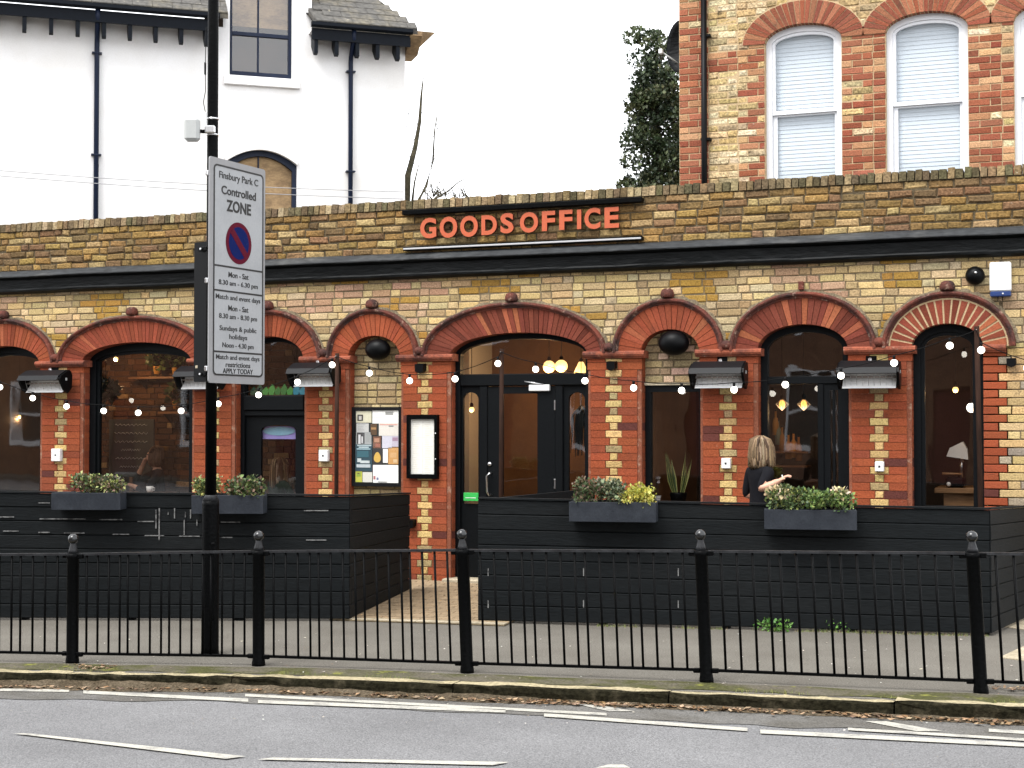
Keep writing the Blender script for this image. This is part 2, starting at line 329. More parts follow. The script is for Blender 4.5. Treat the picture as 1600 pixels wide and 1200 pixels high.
def flush_bricks(kind, root, limit=300, origin=(0, 0, 0)):
    L = BRK.pop(kind)
    def size(b):
        P = [project((v[0] + origin[0], v[1] + origin[1], v[2] + origin[2])) for v in (b[1][-4:])]
        xs = [p[0] for p in P]; ys = [p[1] for p in P]
        if max(xs) < 3 or min(xs) > 1597 or max(ys) < 3 or min(ys) > 1197: return 0
        return (max(xs) - min(xs)) * (max(ys) - min(ys))
    L.sort(key=size, reverse=True); rest = {}
    for i, (par, vs, fs, col, mt) in enumerate(L):
        if i < limit and size((par, vs)) > 0: MB().add(vs, fs, col).build(kind, mt, par)
        else: rest.setdefault(mt, MB()).add(vs, fs, col)
    for mt, mb in rest.items(): tag(mb.build(kind, mt, root), kind='stuff')

def leafball(mb, c, rad, n, size, cols, flat=.3, tip=None):
    for _ in range(n):
        while 1:
            p = Vector((rnd(-1, 1), rnd(-1, 1), rnd(-1, 1)))
            if .35 < p.length < 1: break
        q = Vector((c[0] + p.x * rad[0], c[1] + p.y * rad[1], c[2] + p.z * rad[2]))
        d = (Vector((p.x, p.y, p.z + .35)) + Vector((rnd(-1, 1), rnd(-1, 1), rnd(-1, 1))) * .8).normalized()
        a = d.cross(Vector((rnd(-1, 1), rnd(-1, 1), rnd(-1, 1)))).normalized(); s = size * rnd(.6, 1.3); b = d
        col = jit(random.choice(cols), .3, .1)
        mb.add([tuple(q), tuple(q + a * s * .42 + b * s * .45 + Vector((0, 0, s * .08))), tuple(q + b * s * 1.05), tuple(q - a * s * .42 + b * s * .45 + Vector((0, 0, s * .08)))], [(0, 1, 2), (0, 2, 3)], col)

# ================================================================== THE GROUND
ROADZ = -.085
gm = MB(); gm.box(-150, 150, -150, 150, -.6, -.13); tag(gm.build('ground', 'asphalt'), kind='structure')
kp = [onZ(x, y) for x, y in ((0, 1052), (400, 1059), (800, 1074), (1200, 1090), (1600, 1108))]
def ext(a, b, d): 
    v = Vector((b[0] - a[0], b[1] - a[1])).normalized() * d; return (b[0] + v.x, b[1] + v.y)
KL = [ext(kp[1], kp[0], 25)] + kp + [ext(kp[-2], kp[-1], 25)]
def klerp(X):
    for a, b in zip(KL, KL[1:]):
        if a[0] <= X <= b[0]: 
            t = (X - a[0]) / (b[0] - a[0]); return a[1] + t * (b[1] - a[1])
    return KL[0][1] if X < KL[0][0] else KL[-1][1]
KX = [KL[0][0] + i * (KL[-1][0] - KL[0][0]) / 240 for i in range(241)]
road = MB(); road.box(KL[0][0] - 20, KL[-1][0] + 20, -60, 6, -.12, ROADZ); road = tag(road.build('road', 'asphalt'), kind='structure')
pv = MB(); pv.prism_xy([(x, klerp(x) + .11) for x in KX] + [(KL[-1][0], 60), (KL[0][0], 60)], -.08, 0.); pv = tag(pv.build('pavement', 'pavement'), kind='structure')
def strip_mesh(off0, off1, z, X0=-14, X1=4, wob=.04, n=160):
    m = MB(); xs = [X0 + (X1 - X0) * i / n for i in range(n + 1)]
    A = [(x, klerp(x) + off0 + (mnoise.noise((x * 3, 7, off0)) * wob)) for x in xs]; B = [(x, klerp(x) + off1 + mnoise.noise((x * 2.3, 3, off1)) * wob) for x in xs]
    vs = [(x, y, z) for x, y in A] + [(x, y, z) for x, y in B]; k = n + 1
    return m.add(vs, [(i, i + 1, k + i + 1, k + i) for i in range(n)])
tag(strip_mesh(.14, .4, .004, wob=.05).build('moss_strip', 'moss', pv), kind='stuff')
strip_mesh(-.42, -.005, ROADZ + .004, wob=.08).build('gutter', 'gutter_asphalt', road)
dm_ = MB(); nn = 260; vs = []
for i in range(nn + 1):
    X = -12 + 14. * i / nn; g = .5 + .5 * mnoise.noise((X * 1.3, 2, 8)); lft = max(0., min(1., (-2.5 - X) / 4)); h = .012 + .022 * g + .03 * lft; wd = .05 + .06 * g + .05 * lft
    vs += [(X, klerp(X) + .004, ROADZ + h + rnd(-.004, .004)), (X, klerp(X) - wd * .45 + rnd(-.01, .01), ROADZ + h * .45 + rnd(-.003, .003)), (X, klerp(X) - wd + rnd(-.015, .015), ROADZ + .006)]
dm_.add(vs, [(i * 3 + k, i * 3 + 3 + k, i * 3 + 4 + k, i * 3 + 1 + k) for i in range(nn) for k in range(2)], smooth=True)
tag(dm_.build('gutter_dirt', 'dirt', road), kind='stuff')
kerb = empty('kerb', (0, 0, 0)); tag(kerb, kind='structure')
JX = [onZ(x, 1060 + .025 * x)[0] for x in (-900, -600, -300, 70, 327, 690, 1040, 1399, 1700, 2000)]
for a, b in zip(JX, JX[1:]):
    m = MB(); n = 12; jz = rnd(-.006, .006); jy = rnd(-.008, .008)
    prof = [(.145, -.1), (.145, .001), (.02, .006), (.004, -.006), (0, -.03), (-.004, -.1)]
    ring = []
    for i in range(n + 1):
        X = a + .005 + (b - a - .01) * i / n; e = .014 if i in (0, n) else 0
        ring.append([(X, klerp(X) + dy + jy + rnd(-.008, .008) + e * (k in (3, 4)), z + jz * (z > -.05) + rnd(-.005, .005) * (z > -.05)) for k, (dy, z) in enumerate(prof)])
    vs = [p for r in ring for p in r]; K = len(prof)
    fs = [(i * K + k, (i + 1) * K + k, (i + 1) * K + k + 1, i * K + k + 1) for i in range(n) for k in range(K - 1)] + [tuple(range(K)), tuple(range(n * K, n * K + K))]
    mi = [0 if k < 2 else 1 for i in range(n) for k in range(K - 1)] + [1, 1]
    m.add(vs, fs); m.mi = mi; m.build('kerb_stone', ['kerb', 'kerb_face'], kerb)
def marking(pts, z=ROADZ + .008):
    P = [onZ(x, y, ROADZ) for x, y in pts]
    for i in range(len(P)):      # the order must be anticlockwise from above
        pass
    ar = sum(P[i][0] * P[(i + 1) % len(P)][1] - P[(i + 1) % len(P)][0] * P[i][1] for i in range(len(P)))
    if ar < 0: P = P[::-1]
    MB().add([(x, y, z) for x, y in P], [tuple(range(len(P)))]).build('road_marking', 'white_line', road, fix=False)
def line(x0, y0, x1, y1, w=5): marking([(x0, y0 - w / 2), (x1, y1 - w / 2), (x1, y1 + w / 2), (x0, y0 + w / 2)])
line(-120, 1070, 115, 1077, 3); line(-200, 1077, 108, 1081, 4); line(130, 1083, 388, 1096, 5)
line(383, 1088, 948, 1118, 4); line(403, 1098, 790, 1113, 5); line(850, 1119, 1168, 1142, 5)
line(1188, 1145, 1720, 1172, 6); line(1325, 1141, 1720, 1165, 4)
marking([(590, 1087), (632, 1085.5), (642, 1092), (604, 1091)]); marking([(898, 1101.5), (920, 1101), (990, 1113), (952, 1113.5)]); marking([(1352, 1129), (1385, 1129), (1472, 1144), (1432, 1144.5)])
line(1545, 1143, 1660, 1150, 5); marking([(20, 1148), (45, 1148), (384, 1184), (352, 1188)]); marking([(402, 1189), (425, 1186), (796, 1193), (770, 1198)]); marking([(930, 1202), (950, 1197), (975, 1197), (985, 1202)])
for q_ in (((1556, 978), (1612, 966), (1760, 985), (1700, 1000)), ((1562, 1028), (1605, 1008), (1750, 1012), (1730, 1050))):
    MB().prism_xy([onZ(*p_) for p_ in q_][::-1] if False else [onZ(*p_) for p_ in (q_[0], q_[3], q_[2], q_[1])], -.02, .006).build('paving_slab', 'paving_pale', pv)
# entrance paving between the windbreaks
ep = [onZ(x, y) for x, y in ((556, 972), (752, 977))]; eq = (-6.62, -.02); er = (-4.55, -.02)
ent = MB(); ent.prism_xy([(ep[0][0] - .25, ep[0][1]), (ep[1][0] + .2, ep[1][1]), (er[0], -.02), (eq[0], -.02)], .004, .012); ent = tag(ent.build('entrance_paving', 'mortar'), kind='structure')
def ycut(t): return ep[0][1] * (1 - t) - .02 * t
n = 26
for i in range(n):
    t0, t1 = i / n, (i + 1) / n
    xl = lambda t: ep[0][0] - .25 + (eq[0] - ep[0][0] + .25) * t; xr = lambda t: ep[1][0] + .2 + (er[0] - ep[1][0] - .2) * t
    yl = lambda t: ep[0][1] + (-.02 - ep[0][1]) * t; yr = lambda t: ep[1][1] + (-.02 - ep[1][1]) * t
    k = 9 if i else 4
    for j in range(k):
        s = .5 / k if i % 2 else 0
        u0, u1 = max(0, j / k - s), min(1, (j + 1) / k - s) if j < k - 1 else 1
        P = lambda u, t: (xl(t) * (1 - u) + xr(t) * u, yl(t) * (1 - u) + yr(t) * u)
        e = .004 / 2.; q = [P(u0 + e, t0 + .003), P(u1 - e, t0 + .003), P(u1 - e, t1 - .003), P(u0 + e, t1 - .003)]
        MB().prism_xy(q, .005, .018 + rnd(0, .002)).build('paving_brick' if i else 'edging_stone', 'paving_tan' if i else 'paving_pale', ent)

# ================================================================== THE CAFE BUILDING
cafe = empty('cafe_building', (0, 0, 0), label='single storey yellow and red brick cafe with arched openings and black cornice', cat='building')
ZS = 2.345; COR0, COR1, TOP = 3.16, 3.425, 3.985
AR = []
for l, r, yi, hl, hr, yo in ((-45, 63, 541, -70, 88, 498), (131, 300, 535, 92, 331, 493), (368, 475, 526, 338, 505, 484), (546, 626, 525, 512, 656, 482),
                             (705, 918, 520, 660, 949, 472), (1003, 1093, 515, 958, 1133, 466), (1185, 1325, 507, 1140, 1371, 456), (1425, 1536, 506, 1378, 1588, 455)):
    xl, xr = onY(l, 560)[0], onY(r, 560)[0]; xc = (xl + xr) / 2; zi = onY((l + r) / 2, yi)[1]; ho, hp = onY(hl, 545)[0], onY(hr, 545)[0]; zo = onY((l + r) / 2, yo)[1]
    AR.append(dict(xl=xl, xr=xr, xc=xc, a=(xr - xl) / 2, b=zi - ZS, xo=(ho + hp) / 2, ao=(hp - ho) / 2, bo=zo - ZS))
XL, XR = -12.7, .7
HOOD = .055
def intr(A, t, d=0.): return (A['xc'] + (A['a'] + d) * math.cos(t), ZS + (A['b'] + d) * math.sin(t))
def extr(A, t, d=0.): return (A['xo'] + (A['ao'] - d) * math.cos(t), ZS + (A['bo'] - d) * math.sin(t))
def arc_ts(A, n):
    T = [math.pi * i / 400 for i in range(401)]; P = [((intr(A, t)[0] + extr(A, t)[0]) / 2, (intr(A, t)[1] + extr(A, t)[1]) / 2) for t in T]
    L = [0]
    for p, q in zip(P, P[1:]): L.append(L[-1] + math.dist(p, q))
    return [T[min(range(401), key=lambda k: abs(L[k] - L[-1] * i / n))] for i in range(n + 1)]
RED = (.25, .06, .025); REDD = (.15, .038, .023); PUR = (.095, .03, .023); BUFF = (.5, .35, .145); OCH = (.3, .175, .042); YEL = (.44, .325, .16); PINK = (.38, .24, .15)

# wall body above the arches
wall = MB(); xs = [XL + (XR - XL) * i / 420 for i in range(421)]
def low(x):
    for A in AR:
        u = (x - A['xo']) / (A['ao'] - .03)
        if abs(u) < 1: return ZS + (A['bo'] - .06) * math.sqrt(1 - u * u) - .02
    return ZS - .05 if x < AR[-1]['xr'] + .05 else 0
lo_ = [(x, low(x)) for x in xs]
wall.strip(lo_, [(x, 3.2) for x in xs], .007, .28, closed=False)
wall = wall.build('wall', 'mortar', cafe)
def excl(zm):
    E = []
    for A in AR:
        k = (zm - ZS) / A['bo']
        if 0 <= k < 1: h = A['ao'] * math.sqrt(1 - k * k); E.append((A['xo'] - h + .035, A['xo'] + h - .035))
    return E
def lay(kind, parent, x0, x1, z0, z1, yf, yb, colf, matn, ch=.075, joint=.009, bond='flemish', wob=.002, bev=.005, exclf=None, off=0):
    r = 0; z = z0
    while z < z1 - .02:
        zt = min(z + ch, z1); x = x0 - rnd(0, .05) - (.17 if r % 2 else 0) - off; k = r % 2
        ex = exclf((z + zt) / 2) if exclf else []
        while x < x1:
            Ln = (.225 if k % 2 == 0 else .112) if bond == 'flemish' else (.225 if rnd(0, 1) < .72 else .112)
            Ln *= rnd(.96, 1.05); a, b = max(x, x0), min(x + Ln, x1); k += 1; x += Ln
            segs = [(a, b)]
            for e0, e1 in ex:
                ns = []
                for s0, s1 in segs:
                    if e1 <= s0 or e0 >= s1: ns.append((s0, s1)); continue
                    if s0 < e0: ns.append((s0, e0))
                    if s1 > e1: ns.append((e1, s1))
                segs = ns
            for s0, s1 in segs:
                if s1 - s0 < .03: continue
                j = joint / 2; sg = rnd(-wob, wob) * 1.2
                brick(kind, parent, [(s0 + j, z + j), (s1 - j, z + j + sg), (s1 - j, zt - j + sg), (s0 + j, zt - j)], yf, yb, colf((s0 + s1) / 2, z), matn, bev, wob)
        z += ch; r += 1
def wallcol(x, z):
    n = mnoise.noise((x * 1.6, z * 5.5, 2.)); n2 = mnoise.noise((x * .7, z * 1.2, 9.))
    if n > .28: return jit(OCH, .15)
    if n2 > .25 and random.random() < .5: return jit(PINK, .15)
    return jit(random.choice([YEL, YEL, YEL, (.49, .37, .2), (.33, .24, .125), (.42, .33, .2), (.5, .36, .17)]), .17)
lay('brick', wall, XL, AR[-1]['xr'] + .17, ZS + .03, COR0 + .01, 0., .06, wallcol, 'brick', exclf=excl, wob=.0035, bev=.007)
# the plain wall right of the last window
P8 = AR[-1]['xr']
lay('brick', wall, P8 + .17, XR, ZS + .03, COR0 + .01, 0., .06, lambda x, z: jit(random.choice([YEL, (.5, .35, .15), (.34, .25, .15)]), .18), 'brick', exclf=excl)
z = .6; r = 0
while z < ZS + .02:
    wdt = .13 if r % 2 else .205; j = .005
    ztop = min(z + .075, ZS + .03)
    brick('pier_brick', wall, [(P8 + j * 0, z + j), (P8 + wdt - j, z + j), (P8 + wdt - j, ztop - j), (P8, ztop - j)], 0, .1, jit(RED if rnd(0, 1) < .93 else PUR, .15), 'brick_red')
    x = P8 + wdt; k = r
    while x < XR:
        Ln = .225 if k % 3 else .112; k += 1
        brick('brick', wall, [(x + j, z + j), (x + Ln - j, z + j), (x + Ln - j, ztop - j), (x + j, ztop - j)], 0, .06, jit(random.choice([(.52, .36, .15), YEL, (.46, .32, .15), (.3, .24, .18)]), .18), 'brick'); x += Ln
    z += .075; r += 1
# parapet
par = MB().box(XL, XR, .016, .22, 3.38, 3.9).build('parapet', 'mortar_dark', cafe)
def parcol(x, z): return jit(random.choice([(.255, .16, .055), (.235, .143, .05), (.28, .178, .062), (.205, .128, .05), (.24, .155, .065), (.36, .255, .12), (.15, .098, .048), (.2, .115, .06)]), .18)
lay('parapet_brick', par, XL, XR, 3.418, 3.888, 0., .06, parcol, 'brick_parapet', ch=.0783, joint=.012, bond='random', wob=.0065, bev=.012)
x = XL
while x < XR:
    wd = rnd(.066, .08); h = rnd(-.008, .006)
    j = .005; yb = .24
    vs = [(x + j, -.012 + rnd(-.008, .008), 3.89), (x + wd - j, -.012 + rnd(-.008, .008), 3.89), (x + wd - j, yb, 3.89), (x + j, yb, 3.89)]
    tl = rnd(-.006, .006); vs += [(a + tl, b + (.01 if b < .1 else 0), TOP + h + rnd(-.004, .004)) for a, b, c in vs]
    raw_brick('coping_brick', par, vs, [(0, 3, 2, 1), (4, 5, 6, 7), (0, 1, 5, 4), (1, 2, 6, 5), (2, 3, 7, 6), (3, 0, 4, 7)], jit(random.choice([(.22, .16, .085), (.18, .125, .065), (.28, .215, .125), (.13, .095, .055), (.1, .085, .045)]), .28), 'brick_parapet'); x += wd
# cornice, run in moulded lengths
prof = [(.02, 3.155), (-.05, 3.155), (-.085, 3.178), (-.09, 3.195), (-.085, 3.21), (-.055, 3.218), (-.058, 3.315), (-.1, 3.33), (-.118, 3.342), (-.122, 3.352), (-.075, 3.4), (-.012, 3.427), (.02, 3.427)]
cm = MB(); nX = 70; vs = []
for i in range(nX + 1):
    X = XL + (XR - XL) * i / nX; dz = mnoise.noise((X * 1.1, 0, 0)) * .006; dy = mnoise.noise((X * 1.5, 4, 0)) * .006
    vs += [(X, y + (dy + rnd(-.002, .002)) * (y < 0), z + dz + rnd(-.002, .002)) for y, z in prof]
K = len(prof); cm.add(vs, [(i * K + k, (i + 1) * K + k, (i + 1) * K + (k + 1) % K, i * K + (k + 1) % K) for i in range(nX) for k in range(K)] + [tuple(range(K)), tuple(range(nX * K, nX * K + K))])
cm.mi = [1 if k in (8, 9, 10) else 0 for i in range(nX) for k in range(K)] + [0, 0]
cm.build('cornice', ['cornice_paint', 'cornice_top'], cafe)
# arches
for ai, A in enumerate(AR):
    ring = MB(); T = [math.pi * i / 48 for i in range(49)]
    ring.strip([intr(A, t, .004) for t in T], [extr(A, t, HOOD - .01) for t in T], -.016 if ai != 7 else -.024, .28, closed=False)
    arch = ring.build('arch', 'mortar_red' if ai not in (7,) else 'mortar_buff', cafe)
    span = 2 * (A['a'] + A['ao']) / 2; nv = int(span * 1.25 / (.068 if ai != 7 else .078)) + 6
    if ai == 7: nv = 19
    ts = arc_ts(A, nv); g = .004 if ai != 7 else .017
    lum = [(.23, .055, .025), (.2, .046, .024), (.23, .055, .025), (.25, .06, .026), REDD, (.23, .055, .026), REDD, (.19, .045, .026)][ai]
    for i in range(nv):
        ta, tb = ts[i], ts[i + 1]
        mid = i == nv // 2
        gi = g * .5 / max(.03, math.dist(intr(A, ta), intr(A, tb))); go = g * .5 / max(.03, math.dist(extr(A, ta, HOOD), extr(A, tb, HOOD)))
        dt = tb - ta
        q = [intr(A, ta + dt * gi), extr(A, ta + dt * go, HOOD), extr(A, tb - dt * go, HOOD), intr(A, tb - dt * gi)]
        if ai == 7: q[1] = (q[1][0] * .9 + q[0][0] * .1, q[1][1] * .9 + q[0][1] * .1); q[2] = (q[2][0] * .9 + q[3][0] * .1, q[2][1] * .9 + q[3][1] * .1)
        rr = rnd(0, 1); c = jit(lum if rr < .84 else tuple(q_ * .68 for q_ in lum) if rr < .94 else (.28, .085, .04), .16)
        cx = sum(p[0] for p in q) / 4; cz = sum(p[1] for p in q) / 4; s = .05
        qi = [(p[0] + (cx - p[0]) * s, p[1] + (cz - p[1]) * s * .3) for p in q]; yf = -.03 + rnd(-.002, .002)
        vs = [(a, .27, b) for a, b in q] + [(a, yf + .004, b) for a, b in q] + [(a, yf, b) for a, b in qi]
        raw_brick('voussoir', arch, vs, [(k, (k + 1) % 4, (k + 1) % 4 + 4, k + 4) for k in range(4)] + [(k + 4, (k + 1) % 4 + 4, (k + 1) % 4 + 8, k + 8) for k in range(4)] + [(8, 9, 10, 11)], c, 'brick_red')
    # hood mould swept along the outer curve
    hp = [(-.005, .026), (-.05, .026), (-.068, .018), (-.074, .004), (-.066, -.01), (-.046, -.016), (-.036, -.034), (-.005, -.04)]
    hm = MB(); vs = []; nn = 60
    for i in range(nn + 1):
        t = math.pi * i / nn; x, z = extr(A, t, HOOD * .5); e = 1e-3
        a, b = extr(A, t - e, HOOD * .5), extr(A, t + e, HOOD * .5); tx, tz = b[0] - a[0], b[1] - a[1]; l = math.hypot(tx, tz); nx_, nz_ = tz / l, -tx / l
        wv = rnd(-.002, .002)
        vs += [(x + nx_ * (o + wv), y, z + nz_ * (o + wv)) for y, o in hp]
    K = len(hp); hm.add(vs, [(i * K + k, (i + 1) * K + k, (i + 1) * K + (k + 1) % K, i * K + (k + 1) % K) for i in range(nn) for k in range(K)] + [tuple(range(K)), tuple(range(nn * K, nn * K + K))])
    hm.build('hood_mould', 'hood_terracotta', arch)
    T = [math.pi * (.02 + .96 * i / 90) for i in range(91)]
    MB().strip([extr(A, t, .012) for t in T], [extr(A, t, -.014 - .03 * abs(mnoise.noise((t * 5, ai, 1))) - rnd(0, .008)) for t in T], -.0045, .01, closed=False).build('mortar_fillet', 'mortar_smear', arch)
    ax, az = extr(A, math.pi / 2, 0)
    kn = MB(); kn.lathe([(.062, -.03), (.07, -.01), (.066, .02), (.056, .045), (.03, .058)], n=10) if ai != 6 else kn.bbox(-.025, .025, -.03, .03, -.02, .06, .006)
    kn.build('knob', 'hood_terracotta', arch, loc=(ax, -.035, az + .035))
    if ai < 7:
        B = AR[ai + 1]; bx = (A['xo'] + A['ao'] + B['xo'] - B['ao']) / 2
        MB().ball((0, 0, 0), .055, 10, 8, sq=(1, .8, .8)).build('boss', 'hood_terracotta', arch, loc=(bx, -.05, ZS + .055))
# piers
PR = [(onY(-140, 560)[0], AR[0]['xl'])] + [(AR[i]['xr'], AR[i + 1]['xl']) for i in range(7)] + [(P8, P8 + .2)]
for pi, (x0, x1) in enumerate(PR):
    core = MB().box(x0 + .006, x1 - .006, .006, .27, 0, ZS - .04).build('pier', 'mortar_red', cafe) if pi < 8 else wall
    z0 = 0. if pi in (4, 5) else .72; z = z0; r = 0
    W = x1 - x0; cx = (x0 + x1) / 2 - .01
    while z < ZS - .05 and pi < 8:
        zt = min(z + .075, ZS - .055); wide = r % 2 == 0; bwid = (.088 if wide else .043); top = zt > 2.22; j = .0025
        y0 = -.004 + rnd(-.001, .001)
        for side in (-1, 1):
            xa, xb = (x0, cx - bwid) if side < 0 else (cx + bwid, x1)
            c = jit(PUR if rnd(0, 1) < .05 else RED if rnd(0, 1) < .8 else (.2, .052, .025), .13); ch = .001 if top else .038
            pts = [(xa, .1), (xa, y0 + ch), (xa + ch, y0), (xb - .001, y0), (xb - .001, .1)] if side < 0 else [(xb, .26), (xa + .001, .26), (xa + .001, y0), (xb - ch - .012, y0), (xb - ch - .012, y0 + .012), (xb - .012, y0 + ch), (xb, y0 + ch)]
            n = len(pts); vs = [(a, b, z + j) for a, b in pts] + [(a, b, zt - j) for a, b in pts]
            raw_brick('pier_brick', core, vs, [tuple(range(n)), tuple(range(2 * n - 1, n - 1, -1))] + [(i, i + n, (i + 1) % n + n, (i + 1) % n) for i in range(n)], c, 'brick_red')
        wb = rnd(-.004, .004)
        brick('buff_brick', core, [(cx - bwid + .005 + wb, z + .005), (cx + bwid - .005 + wb, z + .005), (cx + bwid - .005, zt - .005), (cx - bwid + .005, zt - .005)], -.004, .05, jit(random.choice([BUFF, BUFF, (.42, .29, .12), (.3, .22, .11)]), .12), 'brick', .006, .003)
        z += .075; r += 1
    xa, xb = (x0 - .035, x1 + .035) if pi < 8 else (x0 - .03, x0 + .2)
    ip = [(.2, ZS - .055), (-.03, ZS - .055), (-.034, ZS - .046), (-.05, ZS - .038), (-.062, ZS - .018), (-.06, ZS + .002), (-.045, ZS + .014), (-.018, ZS + .018), (.2, ZS + .018)]
    MB().prism_yz(ip, xa, xb).build('impost', 'terracotta', core)
# back of the building: side and rear walls, roof
bk = MB(); bk.box(XL, XR, .28, 2.28, 3.0, 3.2); bk.build('roof', 'roof_felt', cafe)
fl = MB().box(XL, XR, .0, 2.6, .001, .02).build('floor', 'room_dark', cafe)

# niches with their own brickwork
nic = MB().box(AR[3]['xl'] - .02, AR[3]['xr'] + .02, .125, .24, .6, 2.62).build('niche_wall', 'mortar', cafe)
lay('niche_brick', nic, AR[3]['xl'] - .01, AR[3]['xr'] + .01, .72, 2.6, .115, .16, lambda x, z: jit(random.choice([(.36, .27, .13), (.42, .31, .15), (.3, .23, .12), (.45, .35, .2)]), .15), 'brick', joint=.014)
zl5 = onY(1045, 600, .11)[1]
nic = MB().box(AR[5]['xl'] - .02, AR[5]['xr'] + .02, .125, .24, zl5, 2.66).build('niche_wall', 'mortar', cafe)
lay('niche_brick', nic, AR[5]['xl'] - .01, AR[5]['xr'] + .01, zl5 + .01, 2.64, .115, .16, lambda x, z: jit(random.choice([(.33, .25, .14), (.4, .3, .16), (.28, .21, .12), (.45, .3, .22)]), .15), 'brick', joint=.014)
MB().box(AR[5]['xl'], AR[5]['xr'], .085, .2, zl5 - .012, zl5 + .012).build('lintel', 'paving_pale', cafe)
for k in ('brick', 'parapet_brick', 'coping_brick', 'voussoir', 'pier_brick', 'buff_brick', 'niche_brick'): flush_bricks(k, cafe, 300)

# ------------------------------------------------------------------ windows and doors of the cafe
def outline(A, d, zb, n=28, squash=0.):
    P = [(A['xl'] + d, zb)]
    P += [(A['xc'] + (A['a'] - d) * math.cos(math.pi - math.pi * i / n), ZS + (A['b'] - d * (1 - squash)) * math.sin(math.pi * i / n)) for i in range(n + 1)]
    return P + [(A['xr'] - d, zb)]
def radial(inner, outer, cx, cz, y0, y1, mb, n=72):
    """closed band between two star-shaped loops given as polygons"""
    def hit(poly, ang):
        dx, dz = math.cos(ang), math.sin(ang); best = None
        for i in range(len(poly)):
            (ax, az), (bx, bz) = poly[i], poly[(i + 1) % len(poly)]; ex, ez = bx - ax, bz - az; den = dx * ez - dz * ex
            if abs(den) < 1e-9: continue
            t = ((ax - cx) * ez - (az - cz) * ex) / den; u = ((ax - cx) * dz - (az - cz) * dx) / den
            if t > 0 and -1e-6 <= u <= 1 + 1e-6: best = t if best is None else min(best, t)
        return (cx + dx * best, cz + dz * best)
    an = sorted(set([round(2 * math.pi * i / n, 5) for i in range(n)] + [round(math.atan2(z - cz, x - cx) % (2 * math.pi), 5) for x, z in inner + outer]))
    mb.strip([hit(outer, a) for a in an], [hit(inner, a) for a in an], y0, y1)
def rect(x0, x1, z0, z1): return [(x0, z0), (x1, z0), (x1, z1), (x0, z1)]
def archrect(x0, x1, z0, z1, rise, n=10):
    c = (x0 + x1) / 2; a = (x1 - x0) / 2
    return [(x0, z0), (x1, z0)] + [(c + a * math.cos(math.pi * i / n) * (1 if i else 1), z1 - rise + rise * math.sin(math.pi * i / n)) for i in range(n + 1)]
def pane(pts, y, parent, m='glass'):
    ar = sum(pts[i][0] * pts[(i + 1) % len(pts)][1] - pts[(i + 1) % len(pts)][0] * pts[i][1] for i in range(len(pts)))
    if ar < 0: pts = pts[::-1]
    return MB().add([(x, y, z) for x, z in pts], [tuple(range(len(pts)))]).build('pane', m, parent, fix=False)
YW = .13
for ai, d, zb in ((0, .07, .75), (1, .085, .75), (7, .065, .78)):
    A = AR[ai]; wm = MB(); o_, i_ = outline(A, -.01, zb), outline(A, d, zb + .07); wm.strip(o_, i_, YW - .02, YW + .06)
    wn = wm.build('window', 'black_frame', cafe)
    MB().strip(outline(A, d, zb + .07), outline(A, d + .035, zb + .105), YW + .005, YW + .05).build('sash', 'black_frame', wn)
    pane(outline(A, d + .03, zb + .1), YW + .03, wn)
def pxb(mb, x0, x1, y0, y1, Y0, Y1):
    a = onY(x0, (y0 + y1) / 2, Y0); b = onY(x1, (y0 + y1) / 2, Y0); z1 = onY((x0 + x1) / 2, y0, Y0)[1]; z0 = onY((x0 + x1) / 2, y1, Y0)[1]
    return mb.box(a[0], b[0], Y0, Y1, z0, z1)
def pxr(x0, x1, y0, y1, Y):
    a = onY(x0, (y0 + y1) / 2, Y)[0]; b = onY(x1, (y0 + y1) / 2, Y)[0]; return a, b, onY((x0 + x1) / 2, y1, Y)[1], onY((x0 + x1) / 2, y0, Y)[1]
# window with transom and a half-open casement (two bulbs glow behind it)
A = AR[6]; wm = MB(); wm.strip(outline(A, -.01, .78), outline(A, .065, .85), YW - .02, YW + .06); wn = wm.build('window', 'black_frame', cafe)
t0, t1 = onY(1258, 600, YW)[1], onY(1258, 588, YW)[1]
MB().bbox(A['xl'] + .065, A['xr'] - .065, YW - .015, YW + .055, t0, t1, .006).build('transom', 'black_frame', wn)
top = [p for p in outline(A, .06, t1 - .01)]; pane([p for p in top if p[1] >= t1 - .011], YW + .03, wn)
xm = onY(1283, 700, YW)[0]
MB().bbox(xm - .03, xm + .03, YW - .012, YW + .05, .85, t0, .006).build('mullion', 'black_frame', wn)
sash = MB(); x0, x1 = xm + .03, A['xr'] - .065; radial(rect(x0 + .055, x1 - .05, .92, t0 - .06), rect(x0, x1, .85, t0), (x0 + x1) / 2, 1.5, YW, YW + .045, sash)
sash = sash.build('sash', 'black_frame', wn); pane(rect(x0 + .05, x1 - .045, .91, t0 - .05), YW + .025, sash)
MB().bbox((x0 + x1) / 2 - .012, (x0 + x1) / 2 + .012, YW + .006, YW + .04, .92, t0 - .06, .003).build('glazing_bar', 'black_frame', sash)
ro = pane(rect(A['xl'] + .06, xm - .02, .84, t0 + .01), YW + .03, wn)
# window below the brick niche
A = AR[5]; wm = MB(); ztop = zl5 - .012; radial(rect(A['xl'] + .055, A['xr'] - .03, .86, ztop - .065), rect(A['xl'] - .01, A['xr'] + .01, .78, ztop), A['xc'], 1.4, YW - .02, YW + .06, wm)
wn = wm.build('window', 'black_frame', cafe); pane(rect(A['xl'] + .05, A['xr'] - .025, .85, ztop - .06), YW + .03, wn)
